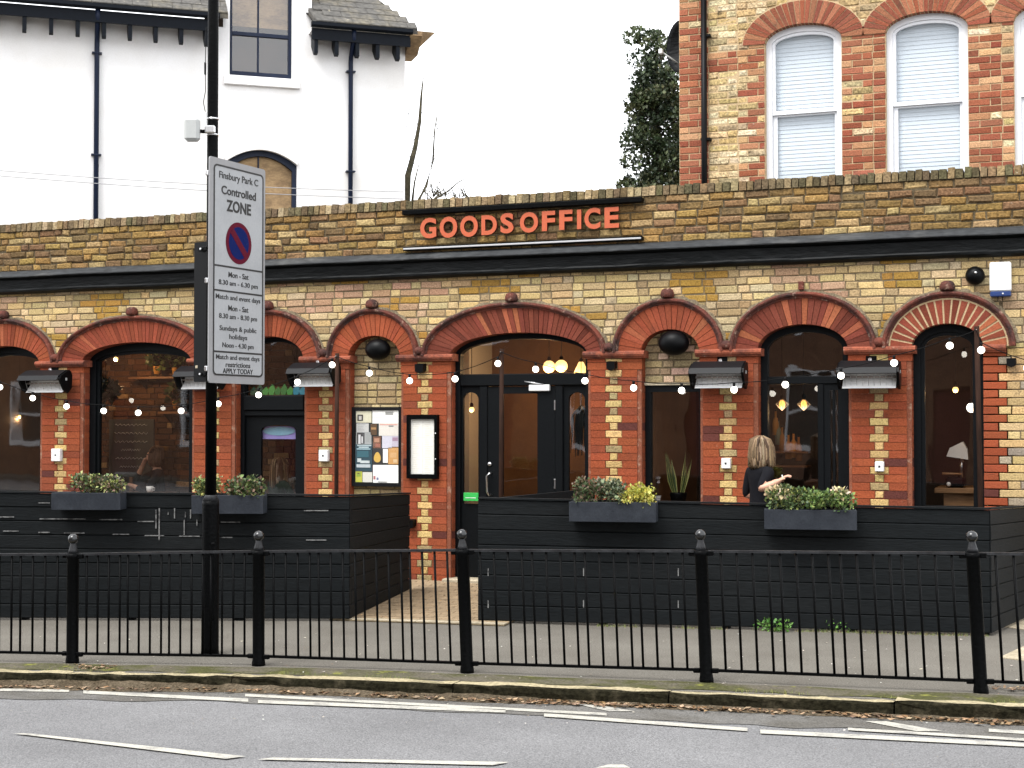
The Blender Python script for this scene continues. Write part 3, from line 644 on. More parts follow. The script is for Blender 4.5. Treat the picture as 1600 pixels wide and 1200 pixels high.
# doorway A2: dark panelled door with fanlight
A = AR[2]; dm = MB(); dm.strip(outline(A, -.01, .02), outline(A, .05, .02), YW - .02, YW + .06, closed=False); dr = dm.build('door_frame', 'black_frame', cafe)
t0, t1 = onY(421, 650, YW)[1], onY(421, 618, YW)[1]
MB().bbox(A['xl'] + .05, A['xr'] - .05, YW - .045, YW + .05, t0 + .06, t1, .01).build('transom', 'black_frame', dr)
MB().bbox(A['xl'] + .05, A['xr'] - .05, YW - .025, YW + .05, t0, t0 + .06, .008).build('transom', 'black_frame', dr)
pane([p for p in outline(A, .045, t1 - .01) if p[1] >= t1 - .011], YW + .03, dr)
gx0, gx1, gz0, gz1 = pxr(408, 462, 664, 800, YW + .02); lf = MB()
radial(archrect(gx0, gx1, gz0, gz1, .05), rect(A['xl'] + .05, A['xr'] - .05, .03, t0), (gx0 + gx1) / 2, (gz0 + gz1) / 2, YW + .015, YW + .05, lf)
lf = lf.build('door', 'black_frame', cafe); pane(archrect(gx0 - .01, gx1 + .01, gz0 - .01, gz1 + .01, .05), YW + .035, lf)
# main doorway
A = AR[4]; dm = MB(); dm.strip(outline(A, -.01, .02), outline(A, .055, .02), YW - .02, YW + .07, closed=False); dr = dm.build('door_frame', 'black_frame', cafe)
t0, t1 = onY(810, 603, YW)[1], onY(810, 584, YW)[1]
MB().bbox(A['xl'] + .055, A['xr'] - .055, YW - .03, YW + .06, t0, t1, .01).build('transom', 'black_frame', dr)
pane([p for p in outline(A, .05, t1 - .01) if p[1] >= t1 - .011], YW + .03, dr)
def px_x(px, Y=YW): return onY(px, 700, Y)[0]
for a, b in ((750, 762), (868, 880)): MB().bbox(px_x(a), px_x(b), YW - .02, YW + .06, .02, t0, .008).build('door_post', 'black_frame', dr)
for a, b, g0, g1, zb, nm in ((A['xl'] + .055, px_x(750), 721, 748, 787, 'side_light'), (px_x(880), A['xr'] - .055, 889, 915, 800, 'side_light')):
    gx0, gx1, gz0, gz1 = pxr(g0, g1, 613, zb, YW + .02); sl = MB()
    if gx1 > b - .02: gx1 = b - .02
    if gx0 < a + .02: gx0 = a + .02
    radial(archrect(gx0, gx1, gz0, gz1, .07), rect(a, b, .03, t0), (gx0 + gx1) / 2, (gz0 + gz1) / 2, YW + .01, YW + .05, sl)
    sl = sl.build(nm, 'black_frame', dr); pane(archrect(gx0 - .01, gx1 + .01, gz0 - .01, gz1 + .01, .07), YW + .03, sl)
dx0, dx1 = px_x(762), px_x(868); gx0, gx1, gz0, gz1 = pxr(786, 841, 615, 778, YW + .02); lf = MB()
radial(rect(gx0, gx1, gz0, gz1), rect(dx0 + .004, dx1 - .004, .03, t0 - .004), (gx0 + gx1) / 2, (gz0 + gz1) / 2, YW - .005, YW + .045, lf)
lf = lf.build('door', 'black_frame', cafe); pane(rect(gx0 - .01, gx1 + .01, gz0 - .01, gz1 + .01), YW + .025, lf)
hx, hz0 = onY(765, 773, YW); _, hz1 = onY(765, 739, YW)
hb = MB(); hb.tube([(hx + .02, YW - .004, hz1), (hx + .012, YW - .05, hz1), (hx - .005, YW - .06, hz1 - .03), (hx - .005, YW - .06, hz0 + .03), (hx + .012, YW - .05, hz0), (hx + .02, YW - .004, hz0)], .011, 8); hb.build('handle', 'steel', lf)
lx, lz = onY(764.5, 725, YW); lk = MB(); lk.lathe([(.022, 0), (.022, .012), (.012, .018)], n=14)
lk = lk.build('lock', 'steel', lf, loc=(lx + .008, YW - .005, lz)); lk.rotation_euler = (math.pi / 2, 0, 0)
for hy in (633, 756):
    a, z = onY(868, hy, YW); MB().bbox(a - .012, a + .006, YW - .016, YW - .004, z - .05, z + .05, .003).build('hinge', 'steel', lf)
a = pxr(827, 859, 601, 611, YW - .03); MB().bbox(a[0], a[1], YW - .05, YW - .006, a[2], a[3], .006).build('door_closer', 'plastic_white', lf)
a0 = onY(820, 596, YW - .06); a1 = onY(849, 601, YW - .05); MB().tube([(a0[0], YW - .06, a0[1]), (a1[0], YW - .045, a1[1])], .008, 6).build('closer_arm', 'steel', lf)
MB().bbox(px_x(705), px_x(940), -.12, .14, .0, .05, .01).build('threshold', 'paving_pale', cafe)

# ------------------------------------------------------------------ rooms behind the glass
def midx(p): return onY(p, 600)[0]
xa, xb, xc_, xd = XL, midx(590), midx(1000), XR
MB().box(xa, xb, 2.1, 2.2, 0, 3.05).build('room_wall', 'room_brown', cafe)
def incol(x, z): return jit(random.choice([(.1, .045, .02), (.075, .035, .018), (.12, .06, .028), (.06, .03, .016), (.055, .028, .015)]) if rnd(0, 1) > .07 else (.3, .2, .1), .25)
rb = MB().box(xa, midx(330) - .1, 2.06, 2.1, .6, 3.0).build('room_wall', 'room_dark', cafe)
BK0 = len(BRK.get('room_brick', []))
lay('room_brick', rb, xa, midx(330) - .1, .6, 3.0, 2.04, 2.07, incol, 'brick', wob=.004)
flush_bricks('room_brick', cafe, 0)
MB().box(xb, xc_, 2.1, 2.2, 0, 3.05).build('room_wall', 'plaster_tan', cafe)
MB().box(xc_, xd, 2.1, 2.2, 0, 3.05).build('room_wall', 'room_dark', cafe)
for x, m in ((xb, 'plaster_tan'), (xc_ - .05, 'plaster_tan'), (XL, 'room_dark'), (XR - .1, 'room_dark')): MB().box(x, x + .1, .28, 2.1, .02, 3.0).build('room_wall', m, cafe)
a = pxr(724, 733, 500, 770, 1.4); MB().box(a[0], a[1], 1.4, 2.1, .02, 3.0).build('room_wall', 'plaster_white', cafe)
a = pxr(1017, 1028, 560, 790, .9); MB().box(a[0], a[1], .9, 2.1, .02, 3.0).build('room_wall', 'plaster_white', cafe)
a = pxr(1028, 1042, 560, 790, 1.2); MB().box(a[0], a[1], 1.2, 2.1, .02, 3.0).build('room_wall', 'room_brown', cafe)
# coloured leaded lights above the panelled door
A = AR[2]; fz = onY(421, 617, .2)[1]
for i in range(9):
    x = A['xl'] + .08 + i * (2 * A['a'] - .16) / 9; c = random.choice([(.03, .16, .03), (.06, .26, .05), (.02, .08, .04)]) if i < 7 else (.03, .25, .36)
    h = .12 if i % 2 else .09
    MB().prism_xz([(x, fz), (x + .06, fz), (x + .075, fz + h * .6), (x + .04, fz + h), (x - .01, fz + h * .5)], .19, .2, c).build('leaded_light', 'attr_paint', cafe)
a = pxr(409, 463, 666, 686, .19); c = (a[0] + a[1]) / 2
st = empty('sky_reflection_panel', (c, .2, a[2]), label='pale blue and lavender panel standing in for sky reflected in the glazed dark door', cat='sticker')
W = (a[1] - a[0]) / 2; H = a[3] - a[2]
MB().prism_xz([(-W, 0), (W, 0), (W, H * .55), (W * .8, H), (-W * .8, H), (-W, H * .55)], -.003, .003).build('backing', 'lavender', st)  # blue and lavender shapes paint a sky reflection onto the door glass
MB().prism_xz([(W * .95 * math.cos(t) * .98, H * .62 + H * .34 * math.sin(t)) for t in [2 * math.pi * i / 20 for i in range(20)]], -.008, -.004).build('oval', 'sky_blue', st)

def thing_box(name, label, cat, px4, Y0, Y1, matn, group=None, bev=.005):
    a = pxr(*px4, Y0); e = empty(name, ((a[0] + a[1]) / 2, Y0, a[2]), label=label, cat=cat, group=group); w = (a[1] - a[0]) / 2
    return e, w, a[3] - a[2]
# shelves with pots
for k, (s, lab) in enumerate((((200, 285, 588, 592), 'upper brown shelf with potted plants on the dark cafe wall'), ((246, 292, 643, 647), 'short brown shelf with one potted plant on the dark cafe wall'))):
    a = pxr(*s, 1.8); e = empty('wall_shelf', ((a[0] + a[1]) / 2, 1.8, a[2]), label=lab, cat='shelf'); w = (a[1] - a[0]) / 2
    MB().bbox(-w, w, 0, .22, 0, .03, .004).build('board', 'wood_shelf', e)
    for sx in (-.7, .7): MB().prism_yz([(.22, 0), (.05, 0), (.22, -.12)], sx * w - .012, sx * w + .012).build('bracket', 'black_iron', e)
for px_, py, lab in ((245, 588, 'ochre plant pot on the upper cafe shelf beside a smaller pot'), (273, 588, 'smaller ochre plant pot at the end of the upper cafe shelf'), (275, 643, 'ochre plant pot on the short lower cafe shelf')):
    x, z = onY(px_, py, 1.88); e = empty('potted_plant', (x, 1.9, z + .03), label=lab, cat='plant'); s = .8 if px_ == 273 else 1
    MB().lathe([(.045 * s, 0), (.06 * s, .09 * s), (.062 * s, .1 * s), (.05 * s, .095 * s)], n=14).build('pot', 'pot_ochre', e)
    m = MB(); leafball(m, (0, 0, .2 * s), (.12 * s, .1, .13 * s), 70, .09, [(.03, .05, .015), (.05, .07, .02)]); m.build('foliage', 'leaf', e)
x, z = onY(165, 605, .9); e = empty('hanging_plant', (x, .9, z), label='dark trailing plant hanging behind the tall arched cafe window', cat='plant')
m = MB(); leafball(m, (0, 0, -.05), (.14, .12, .13), 120, .1, [(.012, .02, .008), (.02, .03, .01)]); m.build('foliage', 'leaf', e); MB().tube([(0, 0, .05), (0, 0, 3.0 - z)], .004, 5).build('cord', 'cable', e)
a = pxr(170, 240, 655, 745, 1.7); e = empty('chalkboard', ((a[0] + a[1]) / 2, 1.7, a[2]), label='dark chalkboard with faint chalk lines behind the tall arched window', cat='chalkboard'); w = (a[1] - a[0]) / 2; h = a[3] - a[2]
MB().bbox(-w, w, 0, .03, 0, h, .004).build('board', 'chalkboard', e)
for i in range(6):
    m = MB(); zz = h * (.9 - i * .145); xw = w * rnd(.4, .75); m.tube([(-xw + 2 * xw * k / 24, -.004, zz + .018 * math.sin(k * 2.1 + i) * rnd(.5, 1)) for k in range(25)], .0035, 4); m.build('chalk_line', 'chalk', e)
MB().box(-.02, .02, 0, .02, -a[2] + .02, 0).build('stand', 'wood_shelf', e)
# pendant globes by the door and warm bulbs by the transom window
def pendant(px_, py, Y, r, matn, label, group, power, kind='globe', col=(1, .62, .3)):
    x, z = onY(px_, py, Y); e = empty('pendant_lamp', (x, Y, z), label=label, cat='lamp', group=group)
    MB().tube([(0, 0, r), (0, 0, 3.0 - z)], .004, 5).build('cord', 'cable', e); MB().lathe([(.018, r * .9), (.022, r * .95 + .03), (.01, r + .045)], n=10).build('socket', 'black_iron', e)
    if kind == 'globe': MB().ball((0, 0, 0), r, 18, 12).build('globe', matn, e)
    elif kind == 'cone': MB().lathe([(r * 1.15, -r), (r * 1.1, -r * .6), (r * .35, r), (r * .2, r * 1.1)], n=18).build('shade', matn, e)
    else:
        MB().ball((0, 0, 0), r * .52, 12, 8, sq=(1, 1, 1.5)).build('bulb', matn, e)
        for t in range(8):
            an = 2 * math.pi * t / 8; MB().tube([(0, 0, r * 1.1), (math.cos(an) * r * 1.1, math.sin(an) * r * 1.1, 0), (0, 0, -r)], .002, 4).build('cage_wire', 'steel', e)
    if power:
        l = bpy.data.lights.new('lamp_light', 'POINT'); l.energy = power; l.color = col; l.shadow_soft_size = r
        lo = bpy.data.objects.new('lamp_light', l); COL.objects.link(lo); lo.parent = e; lo.location = (0, -r * 1.3 if kind != 'cage' else 0, -r * 1.4)
pendant(858, 573, 1.25, .068, 'globe_warm', 'glowing round globe lamps above the cafe door', 'globe lamps behind the door fanlight', 8)
pendant(877, 572, 1.05, .068, 'globe_warm', 'glowing round globe lamps above the cafe door', 'globe lamps behind the door fanlight', 4)
pendant(908, 577, 1.0, .075, 'globe_warm', 'glowing conical lamp shade beside the globe lamps above the cafe door', None, 4, 'cone')
pendant(1222, 632, .9, .06, 'lamp_warm', 'amber pendant bulbs in wire cages behind the transom window', 'amber bulbs behind the transom window', 1.0, 'cage')
pendant(1256, 632, .9, .06, 'lamp_warm', 'amber pendant bulbs in wire cages behind the transom window', 'amber bulbs behind the transom window', 1.0, 'cage')
pendant(30, 651, 1.3, .022, 'globe_warm', 'tiny round lamp glowing low behind the window at the end of the bulb string', None, 5)
pendant(181, 561, 1.2, .028, 'globe_warm', 'small round lamp glowing high inside the tall arched window beside the sign pole', None, 13)
pendant(1493, 609, 1.3, .03, 'globe_warm', 'small amber globe standing in for a bulb reflection in the narrow window by the alarm box', None, 1.0)  # glowing globe added where the pane only mirrors a bulb
pendant(1518, 637, .5, .045, 'bulb_lit', 'round white lamp hanging inside the narrow window by the alarm box', None, .6)
pendant(737, 640, 1.0, .03, 'globe_warm', 'small round lamp glowing in the narrow light beside the cafe door', None, 1.)
# pictures, green sign, dark hanging plant beside the door
a = pxr(741, 747, 622, 697, 1.5); e = empty('picture_frame', ((a[0] + a[1]) / 2, 1.9, a[2]), label='dark red picture frame on the tan wall seen through the door side light', cat='picture'); w = (a[1] - a[0]) / 2 + .06; h = a[3] - a[2]
radial_m = MB(); radial(rect(-w + .03, w - .03, .03, h - .03), rect(-w, w, 0, h), 0, h / 2, 0, .03, radial_m); radial_m.build('frame', 'sign_side', e); MB().box(-w + .03, w - .03, .012, .03, .03, h - .03).build('print', 'wood_pale', e)
a = pxr(723, 746, 770, 783, .08); e = empty('green_sign', ((a[0] + a[1]) / 2, .1, a[2]), label='small bright green sign low in the side light of the cafe door', cat='sign'); w = (a[1] - a[0]) / 2
MB().bbox(-w, w, 0, .012, 0, a[3] - a[2], .003).build('plate', 'green_sign', e); MB().box(-w * .7, w * .7, -.003, -.0005, .03, .036).build('stripe', 'plastic_white', e)
x, z = onY(908, 640, .7); e = empty('hanging_plant', (x, .7, z), label='dark feathery trailing plant hanging in the narrow light right beside the cafe door', cat='plant')
m = MB()
for i in range(90):
    an = rnd(0, 6.28); r0 = rnd(.01, .1); m.tube([(0, 0, .05), (math.cos(an) * r0, math.sin(an) * r0, -.05), (math.cos(an) * r0 * 1.3, math.sin(an) * r0 * 1.3, rnd(-.5, -.15))], .005, 3, col=jit((.012, .014, .008)))
m.build('fronds', 'leaf', e); MB().tube([(0, 0, .05), (0, 0, 3.0 - z)], .004, 5).build('cord', 'cable', e)
# snake plant, orchid, counter with white machine, bar shelf
x, _ = onY(1060, 780, .45); e = empty('snake_plant', (x, .45, .84), label='tall variegated snake plant behind the window under the brick niche', cat='plant')
MB().lathe([(.07, 0), (.09, .1), (.085, .11)], n=14).build('pot', 'plastic_black', e)
for i in range(11):
    m = MB(); an = rnd(0, 6.28); h = rnd(.26, .44); lx, ly = rnd(-.09, .09), rnd(-.03, .03); tip = (lx * 1.7, ly, .1 + h); d = Vector((math.cos(an), math.sin(an) * .4, 0)) * .028
    P = [Vector((lx * .5, ly * .5, .08)), Vector((lx * 1.1, ly, .08 + h * .5)), Vector(tip)]
    for s, c in ((.55, (.04, .07, .02)), (1, (.3, .3, .1))):
        o = Vector((0, -.002 if s < 1 else 0, 0)); m.add([tuple(P[0] - d * s * .6 + o), tuple(P[0] + d * s * .6 + o), tuple(P[1] + d * s + o), tuple(P[2] + o), tuple(P[1] - d * s + o)], [(0, 1, 2, 3, 4)], c)
    m.build('blade', 'leaf', e, fix=False)
MB().bbox(AR[5]['xl'], AR[5]['xr'], .2, .7, .78, .84, .006).build('window_board', 'wood_shelf', cafe)
x, z = onY(1027, 752, .4); e = empty('orchid', (x, .4, .84), label='small pale orchid in a white pot beside the snake plant', cat='plant')
MB().lathe([(.03, 0), (.04, .07), (.036, .075)], n=12).build('pot', 'plastic_white', e); MB().tube([(0, 0, .06), (.01, 0, .16), (-.02, 0, .23)], .004, 5).build('stem', 'bark', e)
m = MB(); leafball(m, (-.02, 0, .23), (.03, .03, .04), 14, .035, [(.55, .5, .5)]); m.build('bloom', 'leaf', e)
a = pxr(1460, 1526, 763, 771, .55); e = empty('counter', ((a[0] + a[1]) / 2, .55, 0), label='wooden counter behind the narrow window by the alarm box', cat='counter'); w = (a[1] - a[0]) / 2
MB().bbox(-w, w + .1, 0, .7, a[2], a[3], .005).build('top', 'wood_pale', e); MB().box(-w + .08, w + .1, .06, .66, .02, a[2]).build('front', 'wood_pale', e)
cz = a[3]; x, _ = onY(1497, 760, .7); e = empty('coffee_lever_machine', (x, .7, cz), label='tall chrome machine with tilted white head on the wooden counter', cat='machine')
MB().bbox(-.11, .06, -.06, .12, 0, .1, .02).build('base', 'plastic_black', e); MB().tube([(.03, 0, .08), (.04, 0, .3)], .016, 10).build('column', 'steel', e)
m = MB(); m.prism_xz([(-.1, .3), (.1, .27), (.09, .37), (.05, .44), (-.07, .38)], -.06, .06); m.build('head', 'plastic_white', e); MB().tube([(.03, -.02, .13), (-.14, -.05, .135)], .011, 8).build('handle', 'wood_pale', e)
MB().ball((-.08, -.08, .035), .022, 10, 6).build('knob', 'plastic_white', e)
# bottles and glasses glinting on the dark bar
for i, (bx, by, c) in enumerate(((1212, 665, (.3, .15, .04)), (1222, 690, (.25, .12, .04)), (1232, 702, (.45, .2, .05)), (1240, 700, (.5, .22, .04)), (1216, 680, (.12, .16, .14)), (1248, 705, (.3, .12, .03)))):
    x, z = onY(bx, by, 1.5); e = empty('bottle', (x, 1.5, z - .1), label='amber bottles on the dark back bar behind the transom window', cat='bottle', group='bottles on the back bar')
    MB().lathe([(.035, 0), (.037, .12), (.03, .16), (.012, .19), (.012, .25)], n=10, col=c).build('glass_body', 'attr_paint', e); MB().lathe([(.014, .25), (.014, .27)], n=8).build('cap', 'ink', e)
for by in (690, 712): 
    a = pxr(1200, 1262, by, by + 2, 1.4); z_ = a[2] - .11
    e = empty('bar_shelf', ((a[0] + a[1]) / 2, 1.4, z_), label='dark back bar shelf carrying the %s bottles' % ('upper' if by == 690 else 'lower'), cat='shelf'); w = (a[1] - a[0]) / 2
    MB().bbox(-w, w, 0, .25, 0, .02, .003).build('board', 'wood_shelf', e); MB().box(-w, -w + .02, .2, .7, -.05, .02).build('bracket', 'black_iron', e)

# ================================================================== THE BRICK HOUSE BEHIND
HY = 2.3
house = empty('brick_house', (0, 0, 0), label='tall yellow brick house with red dressings and arched white sash windows', cat='house')
hx = lambda p, y=150: onY(p, y, HY)[0]
hz = lambda p, y: onY(p, y, HY)[1]
HXL = hx(1061, 100); HXR = hx(1900); HT = 6.6
HW = []
for l, r, ys, ya in ((1195, 1315, 70, 42), (1384, 1513, 46, 18), (1585, 1722, 20, -8)):
    xl, xr = hx(l), hx(r); zs = hz((l + r) / 2, ys); HW.append(dict(xl=xl, xr=xr, xc=(xl + xr) / 2, a=(xr - xl) / 2, zs=zs, b=hz((l + r) / 2, ya) - zs))
zs_ = sum(h['zs'] for h in HW) / 3; b_ = sum(h['b'] for h in HW) / 3
for h in HW: h['zs'] = zs_; h['b'] = b_
ARH = .27
def hin(h, t, d=0): return (h['xc'] + (h['a'] + d) * math.cos(t), h['zs'] + (h['b'] + d) * math.sin(t))
xs = sorted(set([HXL + (HXR - HXL) * i / 260 for i in range(261)] + [h[k] + e for h in HW for k in ('xl', 'xr') for e in (-.001, .001)]))
def hup(x):
    for h in HW:
        u = (x - h['xc']) / h['a']
        if abs(u) < 1: return h['zs'] + h['b'] * math.sqrt(1 - u * u)
    return 2.9
hw = MB(); hw.strip([(x, hup(x)) for x in xs], [(x, HT) for x in xs], HY + .008, HY + .3, closed=False); hwall = hw.build('wall', 'mortar_buff', house)
hs = MB(); hs.box(HXL + .002, HXL + .3, HY + .3, HY + 7, 2.9, HT); hs.build('side_wall', 'mortar', house)
HY_Y = [(.5, .36, .17), (.46, .33, .15), (.55, .42, .22), (.4, .3, .15), (.5, .4, .24), (.34, .26, .15), (.6, .5, .32)]
HR = [(.46, .27, .14), (.42, .22, .115), (.24, .07, .04), (.27, .085, .045), (.32, .12, .065), (.38, .19, .1), (.23, .075, .042), (.3, .115, .066)]
z = 3.05; r = 0; CHH = .0755; j = .005
while z < HT:
    zm = z + CHH / 2; segs = []; cuts = []
    for h in HW:
        if zm < h['zs']: cuts.append((h['xl'], h['xr'], 0))
        else:
            bo = h['b'] + ARH; k = (zm - h['zs']) / bo
            if k < 1: hh = (h['a'] + ARH * .9) * math.sqrt(1 - k * k); cuts.append((h['xc'] - hh, h['xc'] + hh, 1))
    lo = HXL; spans = []
    for c0, c1, _ in cuts: spans.append((lo, c0)); lo = c1
    spans.append((lo, HXR))
    band = zs_ - .26 < zm < zs_ - .02
    for si, (s0, s1) in enumerate(spans):
        if s1 - s0 < .03: continue
        x = s0; k = r
        red_l = (.14 if r % 4 in (0, 1) else .25) if si == 0 else (.24 if r % 4 < 2 else .13)
        while x < s1 - .01:
            Ln = (.225 if (k % 2 == 0) else .112) * rnd(.97, 1.04); k += 1
            if x + Ln > s1 - .05: Ln = s1 - x
            m = x + Ln / 2
            red = band or (m - s0 < (.3 if si == 0 else .22) and zm < zs_ + (9 if si == 0 else 0)) or (s1 - m < red_l and zm < zs_) or (s1 - s0 < .7 and zm < zs_)
            isr = red and rnd(0, 1) < .93; c = jit(random.choice(HR) if isr else random.choice(HY_Y), .15)
            wv = .003 if isr else .007
            brick('brick', hwall, [(x + j, z + j), (x + Ln - j, z + j), (x + Ln - j, z + CHH - j), (x + j, z + CHH - j)], HY, HY + .05, c, 'brick' if isr else 'brick_rough', .005 if isr else .009, wv); x += Ln
    z += CHH; r += 1
for h in HW:
    ring = MB(); T = [math.pi * i / 40 for i in range(41)]
    ring.strip([hin(h, t, .003) for t in T], [(h['xc'] + (h['a'] + ARH * .95) * math.cos(t), h['zs'] + (h['b'] + ARH) * math.sin(t)) for t in T], HY - .004, HY + .28, closed=False)
    arch = ring.build('arch', 'mortar_buff', house); nv = 25
    eo = lambda t, d=.012: (h['xc'] + (h['a'] + ARH * .95 - d) * math.cos(t), h['zs'] + (h['b'] + ARH - d) * math.sin(t))
    T = [math.pi * i / 400 for i in range(401)]; P = [((hin(h, t)[0] + eo(t)[0]) / 2, (hin(h, t)[1] + eo(t)[1]) / 2) for t in T]; L = [0]
    for p, q in zip(P, P[1:]): L.append(L[-1] + math.dist(p, q))
    ts = [T[min(range(401), key=lambda k: abs(L[k] - L[-1] * i / nv))] for i in range(nv + 1)]
    for i in range(nv):
        ta, tb = ts[i] + (ts[i + 1] - ts[i]) * .07, ts[i + 1] - (ts[i + 1] - ts[i]) * .07
        q = [hin(h, ta), eo(ta), eo(tb), hin(h, tb)]; c = jit(random.choice([(.24, .075, .042), (.3, .12, .065), (.2, .066, .04)]), .15)
        raw_brick('voussoir', arch, [(a, HY + .25, b) for a, b in q] + [(a, HY - .012, b) for a, b in q], [(0, 1, 5, 4), (1, 2, 6, 5), (2, 3, 7, 6), (3, 0, 4, 7), (4, 5, 6, 7)], c, 'brick')
    # sash window
    Y = HY + .09; zb = 2.95; fr = MB()
    ol = lambda d, z0: [(h['xl'] + d, z0)] + [(h['xc'] + (h['a'] - d) * math.cos(math.pi - math.pi * i / 20), h['zs'] + (h['b'] - d) * math.sin(math.pi * i / 20)) for i in range(21)] + [(h['xr'] - d, z0)]
    fr.strip(ol(-.005, zb), ol(.065, zb + .05), Y, Y + .1); wn = fr.build('window', 'upvc', house)
    zm = hz(1253, 174)
    MB().strip(ol(.066, zm), ol(.1, zm + .045), Y + .015, Y + .06).build('sash', 'upvc', wn)
    sm = MB(); radial(rect(h['xl'] + .115, h['xr'] - .095, zb + .1, zm - .02), rect(h['xl'] + .066, h['xr'] - .066, zb + .05, zm + .01), h['xc'], (zb + zm) / 2, Y + .045, Y + .085, sm); sm.build('sash', 'upvc', wn)
    MB().add([(x, Y + .05, z) for x, z in ol(.09, zm + .03)[::-1]], [tuple(range(23))]).build('pane', 'glass_clear', wn, fix=False)
    pane(rect(h['xl'] + .1, h['xr'] - .09, zb + .09, zm - .01), Y + .066, wn, 'glass_clear')
    bl = MB(); z = zb + .06
    while z < h['zs'] + h['b'] - .07:
        u = max(0, (z + .05 - h['zs']) / (h['b'])); wd = (h['a'] - .07) * math.sqrt(max(.02, 1 - u * u)) if z + .05 > h['zs'] else h['a'] - .07
        bl.add([(h['xc'] - wd, Y + .1, z), (h['xc'] + wd, Y + .1, z), (h['xc'] + wd, Y + .106, z + .049), (h['xc'] - wd, Y + .106, z + .049)], [(0, 1, 2, 3)]); z += .046
    tag(bl.build('blind', 'blind', wn, fix=False), kind='stuff')
    MB().box(h['xl'], h['xr'], Y + .2, Y + .25, 2.9, h['zs'] + h['b']).build('room_wall', 'plaster_white', wn)
flush_bricks('brick', house, 300); flush_bricks('voussoir', house, 300)
MB().box(HXL - .05, HXR, HY - .1, HY + 7, HT, HT + .2).build('eaves', 'upvc', house)
rx = hx(1102, 140); dp = MB(); dp.tube([(0, 0, 2.9), (0, 0, HT)], .034, 12); dp = dp.build('drainpipe', 'plastic_black', house, loc=(rx, HY - .06, 0))
for py in (58, 219): MB().bbox(-.04, .075, -.01, .06, hz(1102, py) - .015, hz(1102, py) + .015, .004).build('pipe_bracket', 'plastic_black', dp)
# satellite dish on the flank
dx, dz = onY(1050, 78, HY + .5)
dish = empty('satellite_dish', (HXL, HY + .5, dz), label='dark grey satellite dish on the flank of the yellow brick house', cat='satellite dish')
m = MB(); nr, na = 6, 24; vs = []
for i in range(nr + 1):
    rr = i / nr
    for k in range(na): an = 2 * math.pi * k / na; vs.append((-.16 + .10 * (1 - rr * rr) - .0, .2 * rr * math.cos(an) * 1.1, .33 * rr * math.sin(an) * .95))
m.add(vs, [(i * na + k, i * na + (k + 1) % na, (i + 1) * na + (k + 1) % na, (i + 1) * na + k) for i in range(nr) for k in range(na)], smooth=True)
d = m.build('dish', 'cornice_paint', dish); d.rotation_euler = (0, 0, R(62)); md = d.modifiers.new('s', 'SOLIDIFY'); md.thickness = .008
MB().tube([(-.06, 0, -.05), (0, 0, -.1)], .018, 8).build('bracket', 'steel', dish); MB().tube([(-.1, -.05, -.2), (-.3, -.15, -.05)], .01, 6).build('feed_arm', 'plastic_grey', dish); MB().bbox(-.33, -.28, -.19, -.13, -.08, -.02, .01).build('receiver', 'plastic_white', dish)

# ================================================================== THE WHITE HOUSE
dep = 24.; lat = (632 - 800) / FPX * dep
fh = np.array([-math.sin(TH), math.cos(TH), 0])
corner = CC + fh * dep + RT * lat
WA = TH + math.atan(.3043 / .9526)
WF = Frame(corner[0], corner[1], WA)
wh = empty('white_house', (corner[0], corner[1], 0), WA, label='white rendered house with slate roof and dark blue pipes behind the cafe', cat='house')
ex = lambda px, py, y=0.: WF.at(px, py, y)
WLX = ex(-260, 200)[0]; ez = ex(320, 50)[1]          # eaves height
dx0, dx1 = ex(352, 60)[0], ex(487, 60)[0]; DT = ez + 2.2
xwl, xwr = ex(359, 60)[0], ex(457, 60)[0]; zwb = ex(408, 120)[1]; zwt = zwb + 1.75
al, ar_ = ex(352, 280)[0], ex(464, 280)[0]; azs = ex(464, 258)[1]; azt = ex(405, 234)[1]; azb = azs - 1.9
wm = MB()
def whbox(x0, x1, z0, z1): wm.box(x0, x1, 0, .3, z0, z1)
acx = (al + ar_) / 2
whbox(WLX, xwl, 0, ez + .12) if False else None
# wall cut around the two openings, in butted blocks
whbox(WLX, al, 0, ez + .1); whbox(ar_, 0, 0, ez + .1)
whbox(al, ar_, 0, azb)
n = 20; xs = [al + (ar_ - al) * i / n for i in range(n + 1)]
cu = lambda x: azs + (azt - azs) * (1 - ((x - acx) / (ar_ - acx)) ** 2)
wm.strip([(x, cu(x)) for x in xs], [(x, zwb) for x in xs], 0, .3, closed=False)
wl, wr = max(xwl, al), min(xwr, ar_)
whbox(al, wl, zwb, ez + .1) if wl > al + .01 else None
whbox(wr, ar_, zwb, ez + .1) if ar_ > wr + .01 else None
if xwr > ar_ : pass
whbox(dx0, xwl, ez + .1, DT); whbox(xwr, dx1, ez + .1, DT); whbox(xwl, xwr, zwt, DT)
wm.build('wall', 'render_white', wh)
MB().box(0 - .3, 0, .3, 9, 0, ez + .1).build('side_wall', 'render_white', wh)
MB().bbox(xwl - .09, xwr + .12, -.06, .05, zwb - .16, zwb - .02, .008).build('window_sill', 'render_white', wh)
